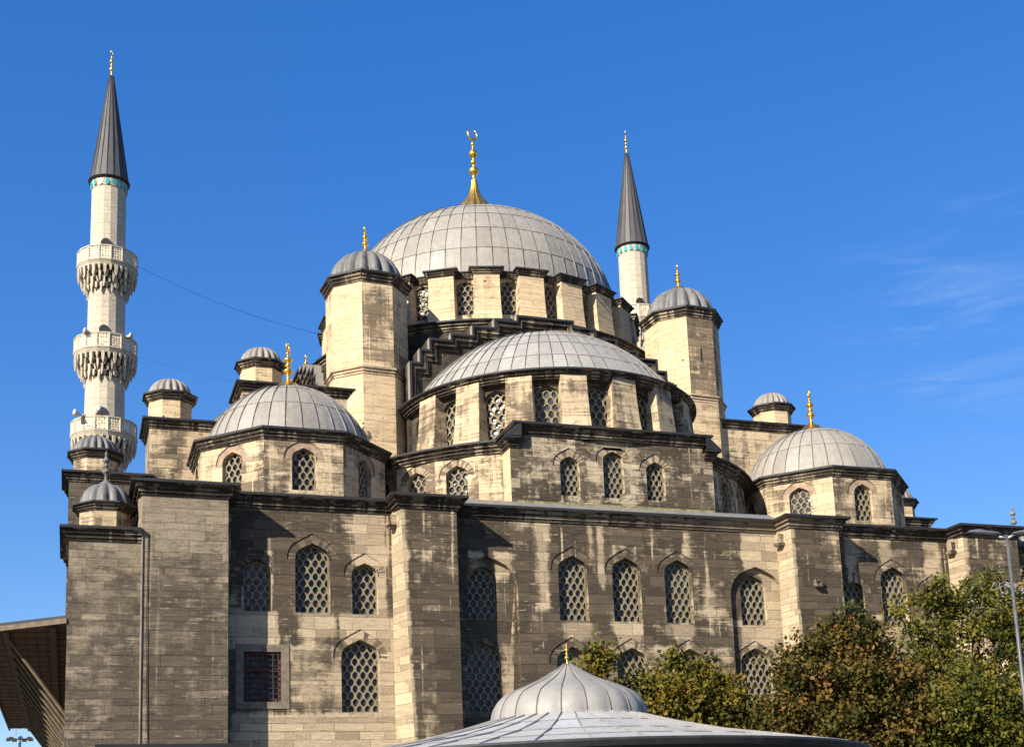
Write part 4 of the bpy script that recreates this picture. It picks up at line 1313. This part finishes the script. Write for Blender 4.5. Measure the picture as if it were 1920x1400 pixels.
tree(3.6, -38.5, 7, [(0, 0, 6.9, 1.5, 1.4, 1.2), (1.3, 0, 6.4, 1.3, 1.2, 1.2), (-1.2, 0, 6.2, 1.2, 1.2, 1.1), (2.4, 0, 6.8, 1.2, 1.2, 1.3)],
     'low dark green tree in the bottom right corner below the taller trees', 'leafC', 20000, 12)

# ================================================================= STREET FURNITURE
lp = tag(empty('street_lamp', (0.8, -45, GZ)), 'tall grey street lamp with two flat heads at the right edge of the picture', 'street lamp')
lp.location = (0, 0, 0)
lx, ly = .95, -45
mb = MB(); mb.tube([(lx, ly, GZ), (lx, ly, 6), (lx, ly, 11.45)], [.075, .06, .045], 'lampgrey', 12); mb.build('pole', lp, smooth=True)
for sx in (-1, 1):
    d = Vector((.95 * sx, -.32 * sx))
    mb = MB()
    mb.tube([(lx, ly, 11.35), (lx + d.x * .25, ly + d.y * .25, 11.44 + .02 * sx)], .04, 'steel', 8)
    cx_, cy_ = lx + d.x * .62, ly + d.y * .62
    zz = 11.52
    ring = []
    for lvl, (sc, dz) in enumerate(((.2, -.075), (.75, -.06), (1, -.01), (.8, .055), (.3, .085))):
        ring.append([(cx_ + d.x * .52 * sc * math.cos(a) - d.y * .17 * sc * math.sin(a), cy_ + d.y * .52 * sc * math.cos(a) + d.x * .17 * sc * math.sin(a), zz + dz + .05 * math.cos(a)) for a in [2 * PI * i / 18 for i in range(18)]])
    for a_, b_ in zip(ring[:-1], ring[1:]): mb.prism(a_, b_, 'lampgrey', caps=False)
    mb.face(ring[0][::-1], 'lampgrey'); mb.face(ring[-1], 'lampgrey')
    mb.build('lamp_head', lp, smooth=True)

ms_ = tag(empty('floodlight_mast', (-30, 100, GZ)), 'distant tall mast with a ring of floodlights low in the left corner', 'floodlight mast')
ms_.location = (0, 0, 0)
mb = MB(); mb.tube([(-30, 100, GZ), (-30, 100, 20.4)], [.3, .16], 'steel', 8); mb.tube([(-30.5, 100, 20.3), (-30.5, 100, 21.4)], .05, 'steel', 5); mb.build('pole', ms_)
for i in range(7):
    a = 2 * PI * i / 7 + .3
    mb = MB(); mb.tube([(-30, 100, 19.9), (-30 + 1.2 * math.cos(a), 100 + 1.2 * math.sin(a), 20.0)], .05, 'iron', 5)
    cx_, cy_ = -30 + 1.35 * math.cos(a), 100 + 1.35 * math.sin(a)
    mb.hexa([(cx_ - .3, cy_ - .3, 19.75), (cx_ + .3, cy_ - .3, 19.75), (cx_ + .3, cy_ + .3, 19.75), (cx_ - .3, cy_ + .3, 19.75), (cx_ - .22, cy_ - .22, 20.15), (cx_ + .22, cy_ - .22, 20.15), (cx_ + .22, cy_ + .22, 20.15), (cx_ - .22, cy_ + .22, 20.15)], 'iron')
    mb.build('floodlight', ms_)

st_ = tag(empty('shop_stall', (-22, -48, GZ)), 'stall with a flat dark roof just showing along the bottom edge below the stone corner', 'stall')
st_.location = (0, 0, 0)
mb = MB(); mb.box(-23.66, -20.95, -50, -47.2, 5.12, 5.27, 'dark'); mb.build('roof', st_)
mb = MB(); mb.box(-23.5, -21.1, -49.8, -47.4, GZ, 5.1, 'steel'); mb.build('wall', st_)

# building seen through the trees at the right edge
nb = tag(empty('side_building', (20, -25, GZ)), 'low stone building with a sloping grey lead roof behind the trees at the right edge', 'building')
nb.location = (0, 0, 0)
mb = MB(); mb.box(17.2, 30, -26, -23.2, GZ, 13.4, 'mid'); mb.build('wall', nb)
mb = MB(); mb.hexa([(16.8, -26.5, 13.35), (31, -26.5, 13.35), (31, -22.9, 13.35), (16.8, -22.9, 13.35), (16.8, -26.5, 13.5), (31, -26.5, 13.5), (31, -22.9, 15.4), (16.8, -22.9, 15.4)], 'leadblue'); mb.build('roof', nb)

# ================================================================= GROUND
mb = MB(); mb.face([(-3000, -3000, GZ - .004), (3000, -3000, GZ - .004), (3000, 3000, GZ - .004), (-3000, 3000, GZ - .004)], 'asphalt')
g = mb.build('ground'); g['kind'] = 'structure'
mb = MB(); mb.face([(-60, -66, GZ), (60, -66, GZ), (60, 60, GZ), (-60, 60, GZ)], 'ground')
g = mb.build('pavement'); g['kind'] = 'structure'
